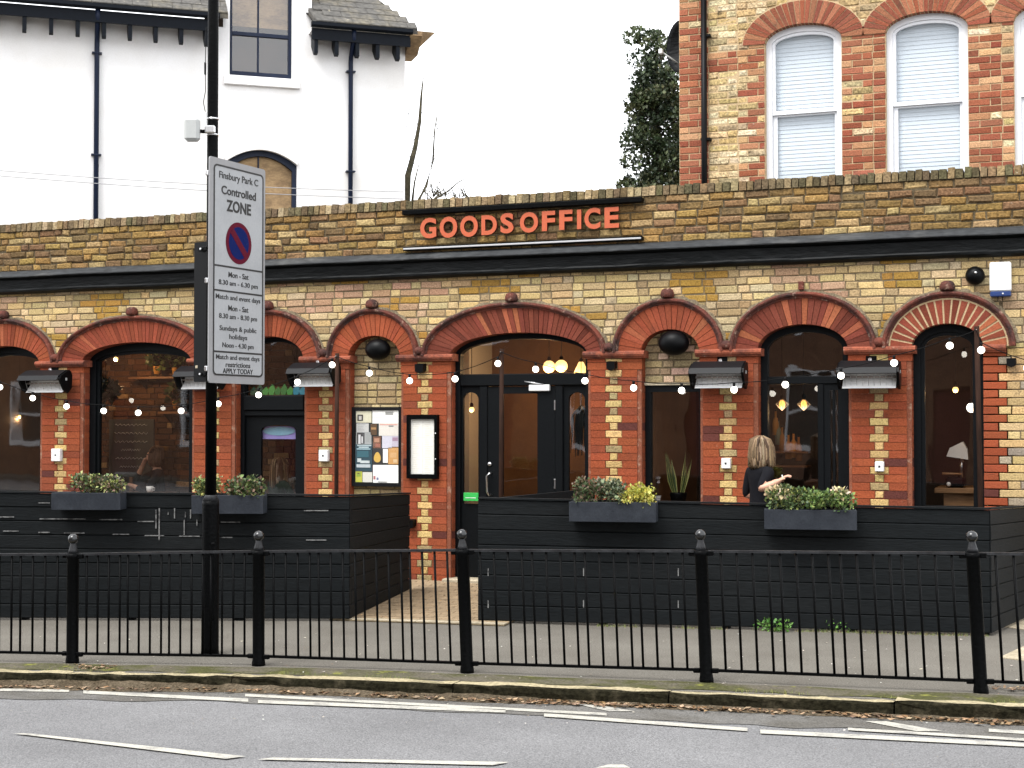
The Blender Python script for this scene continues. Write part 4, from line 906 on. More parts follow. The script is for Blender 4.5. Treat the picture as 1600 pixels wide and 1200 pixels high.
# sash window in the wall dormer
Y = .1; wf = MB(); radial(rect(xwl + .05, xwr - .05, zwb + .09, zwt - .05), rect(xwl, xwr, zwb - .01, zwt), (xwl + xwr) / 2, (zwb + zwt) / 2, Y, Y + .09, wf); wn = wf.build('window', 'navy', wh)
zmr = ex(408, 52)[1]
MB().bbox(xwl + .05, xwr - .05, Y + .005, Y + .06, zmr - .03, zmr + .03, .005).build('meeting_rail', 'navy', wn)
xmid = ex(405, 50)[0]; MB().bbox(xmid - .014, xmid + .014, Y + .015, Y + .05, zwb + .09, zwt - .05, .003).build('glazing_bar', 'navy', wn)
pane(rect(xwl + .04, xwr - .04, zwb + .08, zwt - .04), Y + .04, wn)
MB().box(xwl - .02, xwr + .02, .28, .3, zmr + .16, zwt).build('blind', 'board_wood', wn); MB().box(xwl - .3, xwr + .3, .9, .95, zwb - .2, zwt).build('room_wall', 'room_dark', wn)
# arched boarded window
aw = MB(); o_ = [(al, azb)] + [(x, cu(x)) for x in xs] + [(ar_, azb)]; i_ = [(al + .075, azb + .08)] + [(acx + (x - acx) * .88, cu(x) - .09) for x in xs] + [(ar_ - .075, azb + .08)]
aw.strip(o_, i_, .06, .16); wn = aw.build('window', 'navy', wh)
MB().add([(x, .13, z) for x, z in i_], [tuple(range(len(i_)))]).build('boarding', 'board_wood', wn, fix=False)
xb_ = ex(405, 250)[0]; MB().bbox(xb_ - .012, xb_ + .012, .1, .128, azb + .08, cu(xb_) - .08, .003).build('glazing_bar', 'navy', wn)
hood = MB(); hood.strip([(x * 1.0, cu(x) - .005) for x in xs], [(acx + (x - acx) * 1.04, cu(x) + .05) for x in xs], -.05, .02, closed=False); hood.build('drip_mould', 'render_white', wn)
# eaves: fascia, gutter, rafter feet, roof
def eave(x0, x1, nfeet, first, step):
    f = MB().box(x0, x1, -.32, -.28, ez - .06, ez + .12).build('fascia', 'fascia_black', wh)
    MB().prism_yz([(-.33, ez + .13), (-.33, ez + .2), (-.43, ez + .2), (-.43, ez + .15), (-.4, ez + .13)], x0 - .02, x1 + .02).build('gutter', 'fascia_black', wh)
    MB().box(x0, x1, -.28, 0, ez + .09, ez + .12).build('soffit', 'render_white', wh)
    for i in range(nfeet):
        x = first + i * step
        MB().prism_yz([(-.3, ez - .06), (-.3, ez - .27), (-.22, ez - .29), (-.0, ez - .1), (-.0, ez + .09), (-.28, ez + .09)], x - .03, x + .03).build('rafter_foot', 'fascia_black', wh)
s0 = ex(38, 35, -.3)[0]; s1 = ex(80, 38, -.3)[0]; xe = ex(340, 50, -.3)[0]
st = s1 - s0; k0 = int((s0 - WLX) / st); eave(WLX, xe, int((xe - WLX) / st), s0 - k0 * st, st)
t0_, t1_ = ex(494, 80, -.3)[0], ex(622, 90, -.3)[0]; eave(ex(487, 60, -.3)[0], ex(641, 70, -.3)[0], 5, t0_, (t1_ - t0_) / 4)
def roofpoly(pts, name='roof_slope'):
    m = MB(); m.add(pts + [(x, y, z - .08) for x, y, z in pts], [(0, 1, 2, 3), (7, 6, 5, 4), (0, 4, 5, 1), (1, 5, 6, 2), (2, 6, 7, 3), (3, 7, 4, 0)]); return m.build(name, 'slate', wh)
RH = 3.4; ry = 3.4
xr_e = ex(668, 60, -.35)[0]
roofpoly([(WLX, -.36, ez + .22), (dx0, -.36, ez + .22), (dx0, ry, ez + RH), (WLX, ry, ez + RH)])
hipx = ex(585, 0, 0)[0]
roofpoly([(dx1, -.36, ez + .22), (.12, -.36, ez + .22), (-2.6, ry, ez + RH), (dx1 - .6, ry, ez + RH)])
m = MB(); m.add([(.12, -.36, ez + .22), (.12, 9, ez + .22), (-2.6, ry, ez + RH), (-2.6, 6, ez + RH)], [(0, 1, 3, 2)]); m.build('roof_slope', 'slate', wh)
bm_ = MB(); bm_.prism_yz([(-.36, ez + .2), (-.36, ez + .12), (-.05, ez - .12), (.4, ez - .12), (.4, ez + .2)], .0, .2); bm_.add([(.2, -.36, ez + .2), (.2, .4, ez + .2), (.46, -.2, ez + .24), (.2, -.2, ez - .02)], [(0, 1, 2), (0, 2, 3), (1, 3, 2), (0, 3, 1)]); bm_.build('eaves_corner', 'board_wood', wh)
def roofslates(x0, x1, rows, skew=0.):
    L_ = math.hypot(ry + .36, RH - .22); ny, nz = (ry + .36) / L_, (RH - .22) / L_
    m = MB()
    for r in range(rows):
        s = r * .2; x = x0 + (.15 if r % 2 else 0); xe_ = x1 - s * skew
        while x < xe_ - .05:
            wd = min(.3, xe_ - x); y0, z0 = -.37 + ny * s, ez + .225 + nz * s; y1, z1 = -.37 + ny * (s + .22), ez + .225 + nz * (s + .22); l = rnd(.012, .02)
            m.add([(x + .004, y0, z0 + l), (x + wd - .004, y0, z0 + l), (x + wd - .004, y1, z1 + .004), (x + .004, y1, z1 + .004), (x + .004, y0, z0), (x + wd - .004, y0, z0)], [(0, 1, 2, 3), (0, 4, 5, 1)]); x += wd
    tag(m.build('slate', 'slate', wh, fix=False), kind='stuff')
roofslates(WLX, dx0, 9); roofslates(dx1, .12, 9, .55)
for px_ in (151, 548):
    x = ex(px_, 150, -.06)[0]; zt = ez + .12; pts = [(0, -.32, zt + .02), (0, -.3, zt - .12), (0, -.08, zt - .36), (0, -.06, zt - .45), (0, -.06, 0)]
    dpp = MB(); dpp.tube(pts, .038, 10); dpp = dpp.build('downpipe', 'navy', wh, loc=(x, 0, 0))
    for py in (83, 242) if px_ == 151 else (112, 268): z = ex(px_, py, -.06)[1]; MB().bbox(-.075, .075, -.1, 0, z - .012, z + .012, .004).build('pipe_bracket', 'navy', dpp)
# two thin cables slung across
for k, (p0, p1) in enumerate((((-60, 262), (630, 300)), ((-60, 270), (630, 311)))):
    a, b = ex(*p0, -.7), ex(*p1, -.7); m = MB(); m.tube([(a[0] + (b[0] - a[0]) * i / 16, -.7, a[1] + (b[1] - a[1]) * i / 16 - .05 * math.sin(math.pi * i / 16)) for i in range(17)], .006, 5)
    o = m.build('overhead_cable', 'wire_pale', None, loc=(corner[0], corner[1], 0), label='thin pale cables slung across the white rendered wall', cat='cable', group='cables before the white house'); o.rotation_euler = (0, 0, WA)

# ================================================================== TREES
def bare_tree():
    Y = 8.; P = lambda x, y: (lambda q: (q[0], Y + rnd(-.15, .15), q[1]))(onY(x, y, Y))
    b = onY(645, 330, Y); t = empty('bare_tree', (b[0], Y, 0), label='leafless tree with thin upright branches rising behind the parapet', cat='tree')
    B = lambda pts, r0, r1, nm='branch', par=None: (lambda m: m.build(nm, 'bark', t))(MB().tube([(p[0] - b[0], p[1] - Y, p[2]) for p in pts], [r0 + (r1 - r0) * i / (len(pts) - 1) for i in range(len(pts))], 7))
    base = (b[0], Y, 0)
    B([base, P(636, 420), P(632, 318), P(640, 275), P(647, 230), P(654, 190), P(661, 150), P(663, 122)], .085, .008, 'trunk')
    B([P(636, 420), P(640, 318), P(650, 285), P(660, 250)], .035, .005)
    B([(b[0] + .1, Y, 1), P(655, 400), P(658, 318), P(664, 290), P(672, 250), P(680, 205), P(687, 160)], .045, .004)
    B([P(660, 330), P(676, 318), P(697, 297), P(722, 286), P(735, 277)], .022, .004)
    for i in range(48):
        x, y = rnd(660, 735), rnd(300, 318); q = P(x, y); L = rnd(8, 26); an = rnd(-.9, .9)
        B([q, P(x + math.sin(an) * L * .5, y - math.cos(an) * L * .5), P(x + math.sin(an) * L + rnd(-4, 4), y - math.cos(an) * L)], .01, .002, 'twig')
    for i in range(44):
        x, y = random.choice([(676 + rnd(-6, 10), rnd(190, 290)), (650 + rnd(-14, 12), rnd(120, 300)), (640 + rnd(-6, 0), rnd(150, 260))]); L = rnd(8, 22); an = rnd(-.6, 1.)
        B([P(x, y), P(x + math.sin(an) * L, y - math.cos(an) * L)], .006, .002, 'twig')
bare_tree()
def evergreen():
    Y = 6.5; b = onY(1030, 300, Y); t = empty('evergreen_tree', (b[0], Y, 0), label='dark evergreen tree standing behind the cafe beside the brick house', cat='tree')
    zt = onY(1012, 50, Y)[1]; m = MB(); m.tube([(0, 0, 0), (.05, 0, 3), (-.05, 0, zt - .8)], [.16, .12, .03], 9); m.build('trunk', 'bark', t)
    cr = MB(); cols = [(.025, .04, .018), (.04, .058, .024), (.06, .078, .032), (.085, .095, .042), (.02, .032, .016)]
    for i in range(150):
        py = 52 + (rnd(0, 1) ** .75) * 268; f = (py - 52) / 250
        hw_ = (13 + 40 * min(1, f * 1.15) + (8 if py < 105 else 0)) * (1 + .25 * math.sin(py * .11)); cx = 1011 + 32 * min(1, f * 1.3)
        px_ = cx + rnd(-1, 1) * hw_; x, z = onY(px_, py, Y); x -= b[0]; yy = rnd(-.5, .5) * (.3 + f); s = rnd(.09, .19) * (.7 + .7 * f)
        cc = random.choice(cols); leafball(cr, (x, yy, z), (s, s, s * rnd(.6, 1.1)), int(95 + 90 * f), .052, [cc, cc, random.choice(cols)])
        if i % 3 == 0: MB().tube([(0, 0, z - .25), (x * .6, yy * .6, z - .1), (x, yy, z)], [.018, .012, .004], 5).build('branch', 'bark', t)
    o = cr.build('crown', 'leaf', t, fix=False); tag(o, kind='stuff')
evergreen()

# ================================================================== WINDBREAK SCREENS
def board_run(parent, P0, P1, z0t, z1t, nb, thick, nm='board', zb=.02, gap=.004):
    """horizontal boards between two ground points; top heights z0t, z1t; local frame = world minus parent location"""
    L = math.dist(P0, P1); ux, uy = (P1[0] - P0[0]) / L, (P1[1] - P0[1]) / L; nx_, ny_ = -uy, ux
    ox, oy = parent.location.x, parent.location.y
    for i in range(nb):
        f0, f1 = i / nb, (i + 1) / nb; e = rnd(-.003, .003); d = rnd(-.003, .003)
        q = lambda s, f, n: (P0[0] + ux * L * s + nx_ * (n + d) - ox, P0[1] + uy * L * s + ny_ * (n + d) - oy, zb + ((z0t if s < .5 else z1t) - zb) * f)
        a = gap / 2; vs = []; H0 = z0t - zb; b = .006
        A0, A1 = f0 + a / H0, f1 - a / H0
        for s in (0, 1):
            vs += [q(s, A0 - (.014 / H0 if i else 0), thick + .006 * (1 if thick > 0 else -1)), q(s, A1, thick), q(s, A1, b), q(s, A1 - b / H0, 0), q(s, A0 + b / H0, 0), q(s, A0, b)]
        MB().add(vs, [(0, 1, 2, 3, 4, 5), (11, 10, 9, 8, 7, 6)] + [(k, (k + 1) % 6, (k + 1) % 6 + 6, k + 6) for k in range(6)]).build(nm, 'black_board', parent)
def screen_posts(parent, P0, P1, zt, n, off=.04):
    L = math.dist(P0, P1); ux, uy = (P1[0] - P0[0]) / L, (P1[1] - P0[1]) / L; ox, oy = parent.location.x, parent.location.y
    for i in range(n):
        s = .03 + (L - .06) * i / (n - 1); x = P0[0] + ux * s - uy * off - ox; y = P0[1] + uy * s + ux * off - oy
        MB().box(x - .03, x + .03, y - .01, y + .05, 0, zt - .03).build('post', 'black_board', parent)
def cap_rail(parent, P0, P1, z0, z1, nm='cap_rail'):
    L = math.dist(P0, P1); ux, uy = (P1[0] - P0[0]) / L, (P1[1] - P0[1]) / L; ox, oy = parent.location.x, parent.location.y
    vs = [(P0[0] + ux * s * L - uy * o - ox, P0[1] + uy * s * L + ux * o - oy, (z0 if s < .5 else z1) + h) for s in (0, 1) for o, h in ((-.012, 0), (.06, 0), (.06, .014), (-.012, .014))]
    MB().add(vs, [(0, 1, 2, 3), (7, 6, 5, 4)] + [(k, (k + 1) % 4, (k + 1) % 4 + 4, k + 4) for k in range(4)]).build(nm, 'black_board', parent)
La, Lb, Lc = onZ(-140, 969), onZ(545, 971), onZ(640, 924)
zLa, zLb, zLc = zat(*onZ(0, 970), 769), zat(*Lb, 776), zat(*Lc, 772)
ls = empty('windbreak_screen', (*Lb, 0), label='black boarded windbreak with paint drips and a side return by the entrance', cat='windbreak')
board_run(ls, La, Lb, zLa, zLb, 9, .03); board_run(ls, (Lb[0] + .002, Lb[1] + .012), Lc, zLb, zLc, 9, .03)
cap_rail(ls, La, Lb, zLa + .002, zLb + .002); cap_rail(ls, (Lb[0], Lb[1] + .03), Lc, zLb + .002, zLc + .002); screen_posts(ls, La, Lb, 1.0, 5)
Ra, Rb, Rc = onZ(747, 973), onZ(1547, 994), onZ(1640, 952)
zRa, zRb, zRc = zat(*Ra, 780), zat(*Rb, 797), zat(*Rc, 791)
rs = empty('windbreak_screen', (*Ra, 0), label='black boarded windbreak with hinged hatches and an angled end by the weeds', cat='windbreak')
board_run(rs, Ra, Rb, zRa, zRb, 8, .03); board_run(rs, (Rb[0] + .012, Rb[1] + .012), Rc, zRb, zRc, 8, .03); board_run(rs, (Ra[0] + .0, Ra[1] + .04), (Ra[0] + .25, -.7), zRa, zRa, 8, -.03)
cap_rail(rs, Ra, Rb, zRa + .002, zRb + .002); cap_rail(rs, (Rb[0], Rb[1] + .03), Rc, zRb + .002, zRc + .002); screen_posts(rs, Ra, Rb, .95, 5)
def on_screen(P0, P1, px, py, off=0.):
    """point on the screen face: returns world xyz"""
    d = ray(px, py); n = np.array([-(P1[1] - P0[1]), P1[0] - P0[0], 0]); n /= np.linalg.norm(n)
    o = np.array([P0[0], P0[1], 0]) + n * off; t = ((o - CC) @ n) / (d @ n); return CC + t * d
angL = math.atan2(Lb[1] - La[1], Lb[0] - La[0]); angR = math.atan2(Rb[1] - Ra[1], Rb[0] - Ra[0])
def mark(parent, P0, P1, ang, x0, y0, x1, y1, nm, matn, t=.003):
    a = on_screen(P0, P1, x0, y0, -.004); b = on_screen(P0, P1, x1, y1, -.004); w = math.dist(a[:2], b[:2]); o = MB()
    o.box(0, max(w, .006), -t, .003, 0, max(.004, a[2] - b[2]))
    q = o.build(nm, matn, parent, loc=(a[0] - parent.location.x, a[1] - parent.location.y, b[2])); q.rotation_euler = (0, 0, ang)
for x, y, h in ((243, 796, 30), (272, 794, 16), (287, 812, 24), (297, 796, 14), (307, 812, 10), (248, 794, 50), (289, 800, 8), (262, 800, 4)): mark(ls, La, Lb, angL, x, y, x + 1.6, y + h, 'paint_drip', 'scuff')
for x0, y, w in ((60, 785, 18), (62, 810, 72), (0, 807, 22), (155, 811, 36), (5, 829, 24), (60, 831, 18), (100, 832, 32), (176, 834, 26), (226, 836, 30), (280, 837, 32), (345, 815, 30), (215, 814, 26), (475, 797, 38), (345, 839, 18), (478, 843, 32)): mark(ls, La, Lb, angL, x0, y, x0 + w, y + 1.6, 'bare_edge', 'scuff')
for x in (762, 911, 1059): 
    for y in (888, 938): mark(rs, Ra, Rb, angR, x, y, x + 1.6, y + 12, 'hinge', 'scuff')

# ================================================================== PLANTERS AND SHRUBS
def planter(P0, P1, ang, x0, x1, y0, y1, label, depth=.2):
    a = on_screen(P0, P1, x0, (y0 + y1) / 2, -depth); b = on_screen(P0, P1, x1, (y0 + y1) / 2, -depth); zt = on_screen(P0, P1, x0, y0, -depth)[2]; zb_ = on_screen(P0, P1, x0, y1, -depth)[2]
    w = math.dist(a[:2], b[:2]); e = empty('planter_box', (a[0], a[1], zb_), ang, label=label, cat='planter'); h = zt - zb_
    t = .014
    MB().bbox(0, w, 0, t, 0, h, .003).build('front_panel', 'planter_grey', e); MB().bbox(0, w, depth - t - .02, depth - .02, 0, h, .003).build('back_panel', 'planter_grey', e)
    for x in (0.0005, w - t): MB().bbox(x, x + t - .0005, t, depth - t - .02, 0.001, h - .002, .003).build('end_panel', 'planter_grey', e)
    MB().box(t, w - t, t, depth - t - .02, .01, .02).build('base', 'planter_grey', e); MB().box(t, w - t, t, depth - t - .02, .02, h - .03).build('soil', 'soil', e)
    for x in (w * .2, w * .8): MB().bbox(x - .015, x + .015, depth - .02, depth + .045, h - .03, h + .004, .003).build('hook', 'black_iron', e)
    return e, w, h, depth
def shrub(e, fx0, fx1, hgt, n, size, cols, *a_, **k_): shrub_(e, fx0, fx1, hgt, int(n * 1.7), size * .82, cols, *a_, **k_)
def shrub_(e, fx0, fx1, hgt, n, size, cols, label, group=None, wd=.17, stems=5, extra=None, nm='shrub'):
    m4 = Matrix.Translation(e[0].location) @ Matrix.Rotation(e[0].rotation_euler.z, 4, 'Z'); xc = (fx0 + fx1) / 2 * e[1]; p = m4 @ Vector((xc, e[3] * .45, e[2] - .03))
    s = empty(nm, p, e[0].rotation_euler.z, label=label, cat='shrub', group=group); hw_ = (fx1 - fx0) * e[1] / 2
    for i in range(stems): MB().tube([(rnd(-.5, .5) * hw_, rnd(-.03, .03), 0), (rnd(-.8, .8) * hw_, rnd(-.05, .05), hgt * .8)], [.006, .003], 5).build('stem', 'bark', s)
    m = MB()
    for i in range(9):
        c = (rnd(-.75, .75) * hw_, rnd(-.3, .3) * wd, hgt * rnd(.3, .8)); r = rnd(.3, .5)
        leafball(m, c, (hw_ * r, wd * .5, hgt * rnd(.25, .4)), n // 9, size, cols)
    for _ in range(n // 8):   # leaves trailing over the rim
        leafball(m, (rnd(-.95, .95) * hw_, rnd(-.4, .4) * wd, hgt * rnd(.1, 1.0)), (.02, .02, .02), 1, size, cols)
    if extra:
        for ec, en, es, (u0, u1), zz in extra: leafball(m, ((u0 + u1) / 2 * 2 * hw_ - hw_, -.03, hgt * zz), ((u1 - u0) * hw_, wd * .45, hgt * .22), en, es, ec)
    m.build('foliage', 'leaf', s, fix=False)
GD = [(.055, .085, .03), (.08, .115, .04), (.035, .055, .02)]; GY = [(.26, .28, .08), (.34, .35, .14), (.16, .2, .06)]; GB = [(.17, .11, .075), (.1, .08, .045)]
p1 = planter(La, Lb, angL, 80, 188, 770, 797, 'grey planter box on the windbreak under the pillar with the tall arched window')
shrub(p1, .18, 1.0, .17, 700, .034, GD + GY[:2] + GB, 'mixed green and bronze leafed shrub in the grey planter under the arched window')
p2 = planter(La, Lb, angL, 299, 411, 774, 803, 'grey planter box on the windbreak behind the lamp post')
shrub(p2, .0, .42, .17, 360, .034, GY + GD[1:], 'yellow green shrub in the planter behind the lamp post'); shrub(p2, .4, .97, .18, 520, .034, GD + GY[2:] + GB[:1], 'dark green shrub with bronze tips in the planter behind the lamp post')
p3 = planter(Ra, Rb, angR, 889, 1025, 784, 815, 'grey planter box on the windbreak opposite the cafe doorway')
shrub(p3, .02, .34, .2, 460, .032, GD + GB, 'dark green and brown shrub beside the doorway in the planter of three'); shrub(p3, .33, .64, .19, 460, .032, [(.1, .12, .06), (.2, .22, .13), (.06, .085, .045)], 'grey green shrub in the middle of the planter of three'); shrub(p3, .62, .99, .16, 520, .032, [(.42, .38, .06), (.5, .46, .12), (.3, .3, .05)], 'bright yellow variegated shrub in the planter of three')
p4 = planter(Ra, Rb, angR, 1194, 1339, 796, 827, 'grey planter box on the windbreak beside the woman in black')
CREAM = [(.5, .42, .26), (.55, .46, .32), (.42, .34, .18)]
shrub(p4, .0, .5, .19, 560, .032, GD + [(.08, .13, .035)] + GY[:1], 'green shrub with many cream tips in the planter beside the woman', extra=[(CREAM, 75, .04, (.02, .6), .8)])
shrub(p4, .46, .98, .17, 660, .032, [(.08, .14, .035), (.13, .2, .05), (.045, .075, .025), (.22, .28, .08)], 'fresh green shrub with cream rosettes in the planter beside the woman', extra=[(CREAM, 40, .04, (.5, .85), .95)])

# ================================================================== PATIO HEATERS
def heater(x0, x1, y0, y1, label, Y=-.2, cable=True):
    a = pxr(x0, x1 - 6, y0, y1, Y); xc = (a[0] + a[1]) / 2; zc = (a[2] + a[3]) / 2; w = (a[1] - a[0]) / 2
    e = empty('patio_heater', (xc, 0, zc), label=label, cat='heater')
    MB().prism_yz([(-.09, .13), (-.16, .12), (-.29, .06), (-.33, .015), (-.335, .02), (-.3, .075), (-.17, .138), (-.09, .145)], -w, w).build('hood', 'heater_hood', e)
    ck = [(-.1, .13), (-.17, .125), (-.28, .07), (-.3, .03), (-.22, -.09), (-.15, -.125), (-.08, -.06), (-.075, .08)]
    for s in (-1, 1): MB().prism_yz(ck, s * w - .012 + (.006 if s > 0 else -.006), s * w + .012 + (.006 if s > 0 else -.006)).build('end_cheek', 'plastic_black', e)
    MB().prism_yz([(-.09, .12), (-.085, -.04), (-.15, -.115), (-.155, -.11), (-.1, -.035), (-.105, .12)], -w + .01, w - .01).build('back_shell', 'plastic_black', e)
    rf = MB(); rf.add([(-w + .02, -.12, .07), (w - .02, -.12, .07), (w - .02, -.115, -.02), (-w + .02, -.115, -.02), (w - .02, -.2, -.115), (-w + .02, -.2, -.115)], [(0, 1, 2, 3), (3, 2, 4, 5)]); rf.build('reflector', 'reflector', e, fix=False)
    MB().add([(-w + .02, -.13, .1), (w - .02, -.13, .1), (w - .02, -.26, .055), (-w + .02, -.26, .055)], [(0, 1, 2, 3)]).build('upper_reflector', 'reflector', e, fix=False)
    for k in range(2): MB().tube([(-w + .02, -.17, -.01 + k * .04), (w - .02, -.17, -.01 + k * .04)], .011, 8).build('element', 'quartz', e)
    for k in range(9): x = -w + .05 + (2 * w - .1) * k / 8; MB().tube([(x, -.2, -.09), (x, -.25, .03)], .0022, 4).build('guard_wire', 'steel', e)
    MB().bbox(-.035, .035, -.09, -.0, .07, .11, .005).build('arm', 'black_iron', e); MB().bbox(-.05, .05, -.016, -.003, .05, .19, .004).build('wall_plate', 'black_iron', e); MB().tube([(0, -.05, .1), (0, -.1, .16)], .016, 8).build('knuckle', 'steel', e)
    MB().bbox(w + .018, w + .022, -.2, -.17, .02, .05, .001).build('badge', 'plastic_grey', e)
heater(38, 106, 578, 617, 'black patio heater on the pier beside the tall arched window with chalkboard')
heater(280, 348, 572, 611, 'black patio heater half hidden behind the parking sign')
heater(456, 528, 566, 608, 'black patio heater on the pier between the panelled door and notice board')
heater(1082, 1168, 566, 609, 'black patio heater on the pier between brick niche and transom window')
heater(1312, 1409, 562, 612, 'black patio heater on the pier next to the narrow end window')

# ================================================================== SMALL THINGS ON THE WALL
for (px_, py, rx_), lab in (((589, 546, 21), 'black oval speaker in the niche above the notice board'), ((1052, 536, 23), 'black oval speaker in the niche above the small window')):
    Y = -.02; x, z = onY(px_, py, Y); sc = rx_ / 150; e = empty('wall_speaker', (x, .1, z), label=lab, cat='speaker')
    m = MB(); m.ball((0, -.1, 0), sc, 20, 12, sq=(1, .8, .8)); m.build('shell', 'plastic_black', e); MB().bbox(-.03, .03, -.05, .015, -.02, .06, .005).build('bracket', 'black_iron', e); MB().tube([(-.01, -.155, .075), (-.01, -.18, .02)], .002, 4).build('seam', 'plastic_grey', e)
x, z = onY(1523, 430, -.06); e = empty('dome_camera', (x, 0, z), label='round black dome camera on the wall beside the white alarm box', cat='camera')
m = MB(); m.lathe([(.085, 0), (.085, .03), (.078, .05), (.055, .085), (.02, .1)], n=20); o = m.build('dome', 'plastic_black', e); o.rotation_euler = (math.pi / 2, 0, 0); MB().ball((.01, -.098, .02), .014, 8, 6).build('lens', 'steel', e)
a = pxr(1546, 1580, 409, 463, -.1); e = empty('alarm_box', ((a[0] + a[1]) / 2, 0, a[2]), label='white alarm box with dark blue base on the yellow brick wall', cat='alarm box'); w = (a[1] - a[0]) / 2; h = a[3] - a[2]
MB().bbox(-w, w, -.09, -.002, .048, h, .012).build('cover', 'plastic_white', e); MB().bbox(-w * .97, w * .97, -.088, -.002, 0, .047, .008).build('base', 'blue_plastic', e); MB().ball((.02, -.09, .025), .008, 8, 6).build('light', 'plastic_white', e)
for (px_, py, s), lab in (((656, 576, 6.5), 'small black square lamp on the pier above the menu case'), ((955, 572, 6.5), 'small black square lamp on the pier between doorway and niche'), ((1580, 567, 7), 'small black square lamp on the yellow wall right of the end window'), ((641, 819, 6), 'small black lamp low on the entrance pier under the menu case')):
    a = pxr(px_ - s, px_ + s, py - s, py + s, -.05); e = empty('wall_lamp', ((a[0] + a[1]) / 2, -.004, (a[2] + a[3]) / 2), label=lab, cat='lamp'); w = (a[1] - a[0]) / 2
    MB().prism_xz([(-w, -w * .6), (0, -w * 1.05), (w, -w * .6), (w, w), (-w, w)], -.07, -.008).build('housing', 'plastic_black', e); MB().bbox(-w * 1.1, w * 1.1, -.009, .006, -w * .5, w * 1.15, .003).build('back_plate', 'black_iron', e)
for (px_, py), lab in (((87, 711), 'white socket box on the pier beside the arched window with chalkboard'), ((505, 712), 'white socket box on the pier beside the panelled door'), ((1134, 724), 'white socket box on the pier behind the woman in black'), ((1374, 729), 'white socket box on the pier beside the narrow end window')):
    a = pxr(px_ - 7, px_ + 7, py - 8, py + 8, -.05); e = empty('socket_box', ((a[0] + a[1]) / 2, -.006, (a[2] + a[3]) / 2), label=lab, cat='socket'); w = (a[1] - a[0]) / 2
    MB().bbox(-w, w, -.05, .004, -w * 1.15, w * 1.15, .006).build('cover', 'plastic_white', e); MB().bbox(-.009, .009, -.053, -.048, -.009, .009, .001).build('switch', 'ink', e)
# notice board
a = pxr(550, 627, 636, 760, .06); e = empty('notice_board', ((a[0] + a[1]) / 2, .112, a[2]), label='dark framed notice board full of posters in the brick niche', cat='notice board'); W = (a[1] - a[0]) / 2; H = a[3] - a[2]
f = MB(); radial(rect(-W + .03, W - .03, .035, H - .035), rect(-W, W, 0, H), 0, H / 2, -.06, 0, f); f.build('frame', 'heater_hood', e); MB().box(-W + .03, W - .03, -.04, 0, .035, H - .035).build('backing', 'chalkboard', e)
def poster(u0, u1, v0, v1, c, y=-.024, sub=()):
    y -= .02
    X = lambda u: -W + .03 + (2 * W - .06) * u; Z = lambda v: H - .035 - (H - .07) * v
    o = MB().box(X(u0), X(u1), y - .002, y, Z(v1), Z(v0), c).build('poster', 'attr_paint', e)
    for k, (s0, s1, t0, t1, cc) in enumerate(sub):
        MB().box(X(u0 + (u1 - u0) * s0), X(u0 + (u1 - u0) * s1), y - .0035 - k * .0006, y - .002, Z(v0 + (v1 - v0) * t1), Z(v0 + (v1 - v0) * t0), cc).build('print', 'attr_paint', o)
wt = (.86, .86, .82)
def textrows(n, c=(.35, .35, .34), x1=.85): return [(.1, rnd(.5, x1), .1 + .8 * i / n, .1 + .8 * i / n + .25 / n, c) for i in range(n)]
poster(.03, .38, .01, .17, (.6, .57, .42), sub=[(.08, .45, .3, .85, (.04, .035, .03)), (.18, .36, .42, .75, (.5, .48, .44))])
poster(.4, .99, .0, .18, wt, sub=[(.5, .8, .1, .35, (.3, .3, .28)), (.05, .4, .5, .54, (.5, .5, .5))]); poster(.04, .32, .18, .3, (.5, .5, .48), y=-.026, sub=textrows(4))
poster(.55, .99, .17, .35, (.66, .62, .56), y=-.026, sub=[(.05, .95, .12, .18, (.6, .25, .2)), (.5, .75, .22, .3, (.2, .2, .2))]); poster(.36, .5, .19, .34, (.1, .055, .025), sub=[(.1, .9, .3, .5, (.35, .2, .08))])
poster(.03, .38, .3, .47, (.32, .33, .32), sub=[(.05, .55, .05, .95, (.05, .05, .05)), (.15, .3, .2, .95, (.6, .6, .6)), (.35, .45, .35, .9, (.55, .55, .55))]); poster(.42, .6, .36, .52, (.16, .07, .04), y=-.027, sub=[(.15, .8, .15, .5, (.42, .22, .14)), (.3, .9, .6, .9, (.3, .1, .06))])
poster(.62, .84, .3, .52, (.56, .55, .62)); poster(.84, .99, .34, .5, (.5, .46, .54), sub=[(.1, .9, .2, .5, (.34, .22, .3))])
poster(.02, .4, .47, .84, (.02, .055, .075), y=-.028, sub=[(.1, .95, .02, .06, (.4, .5, .52)), (.2, .8, .08, .13, (.4, .5, .52)), (.08, .9, .15, .19, (.35, .5, .55)), (.1, .8, .24, .48, (.03, .11, .14)), (.12, .35, .52, .66, (.5, .55, .55)), (.3, .85, .6, .7, (.5, .55, .55)), (.08, .9, .74, .86, (.45, .5, .52))])
poster(.41, .63, .52, .75, (.025, .025, .025), y=-.027); X = lambda u: -W + .03 + (2 * W - .06) * u; Z = lambda v: H - .035 - (H - .07) * v
MB().prism_xz([(X(.52) + .04 * math.sin(t) * (1 - .25 * math.cos(t)), Z(.645) + .055 * math.cos(t)) for t in [2 * math.pi * i / 18 for i in range(18)]], -.053, -.05, (.6, .38, .08)).build('print', 'attr_paint', e)
poster(.64, .75, .53, .72, wt); poster(.76, .99, .51, .74, (.56, .3, .1), sub=[(.2, .8, .3, .6, (.6, .36, .16)), (.5, .9, .7, .9, (.64, .46, .26))]); poster(.4, .5, .75, .85, (.14, .09, .1))
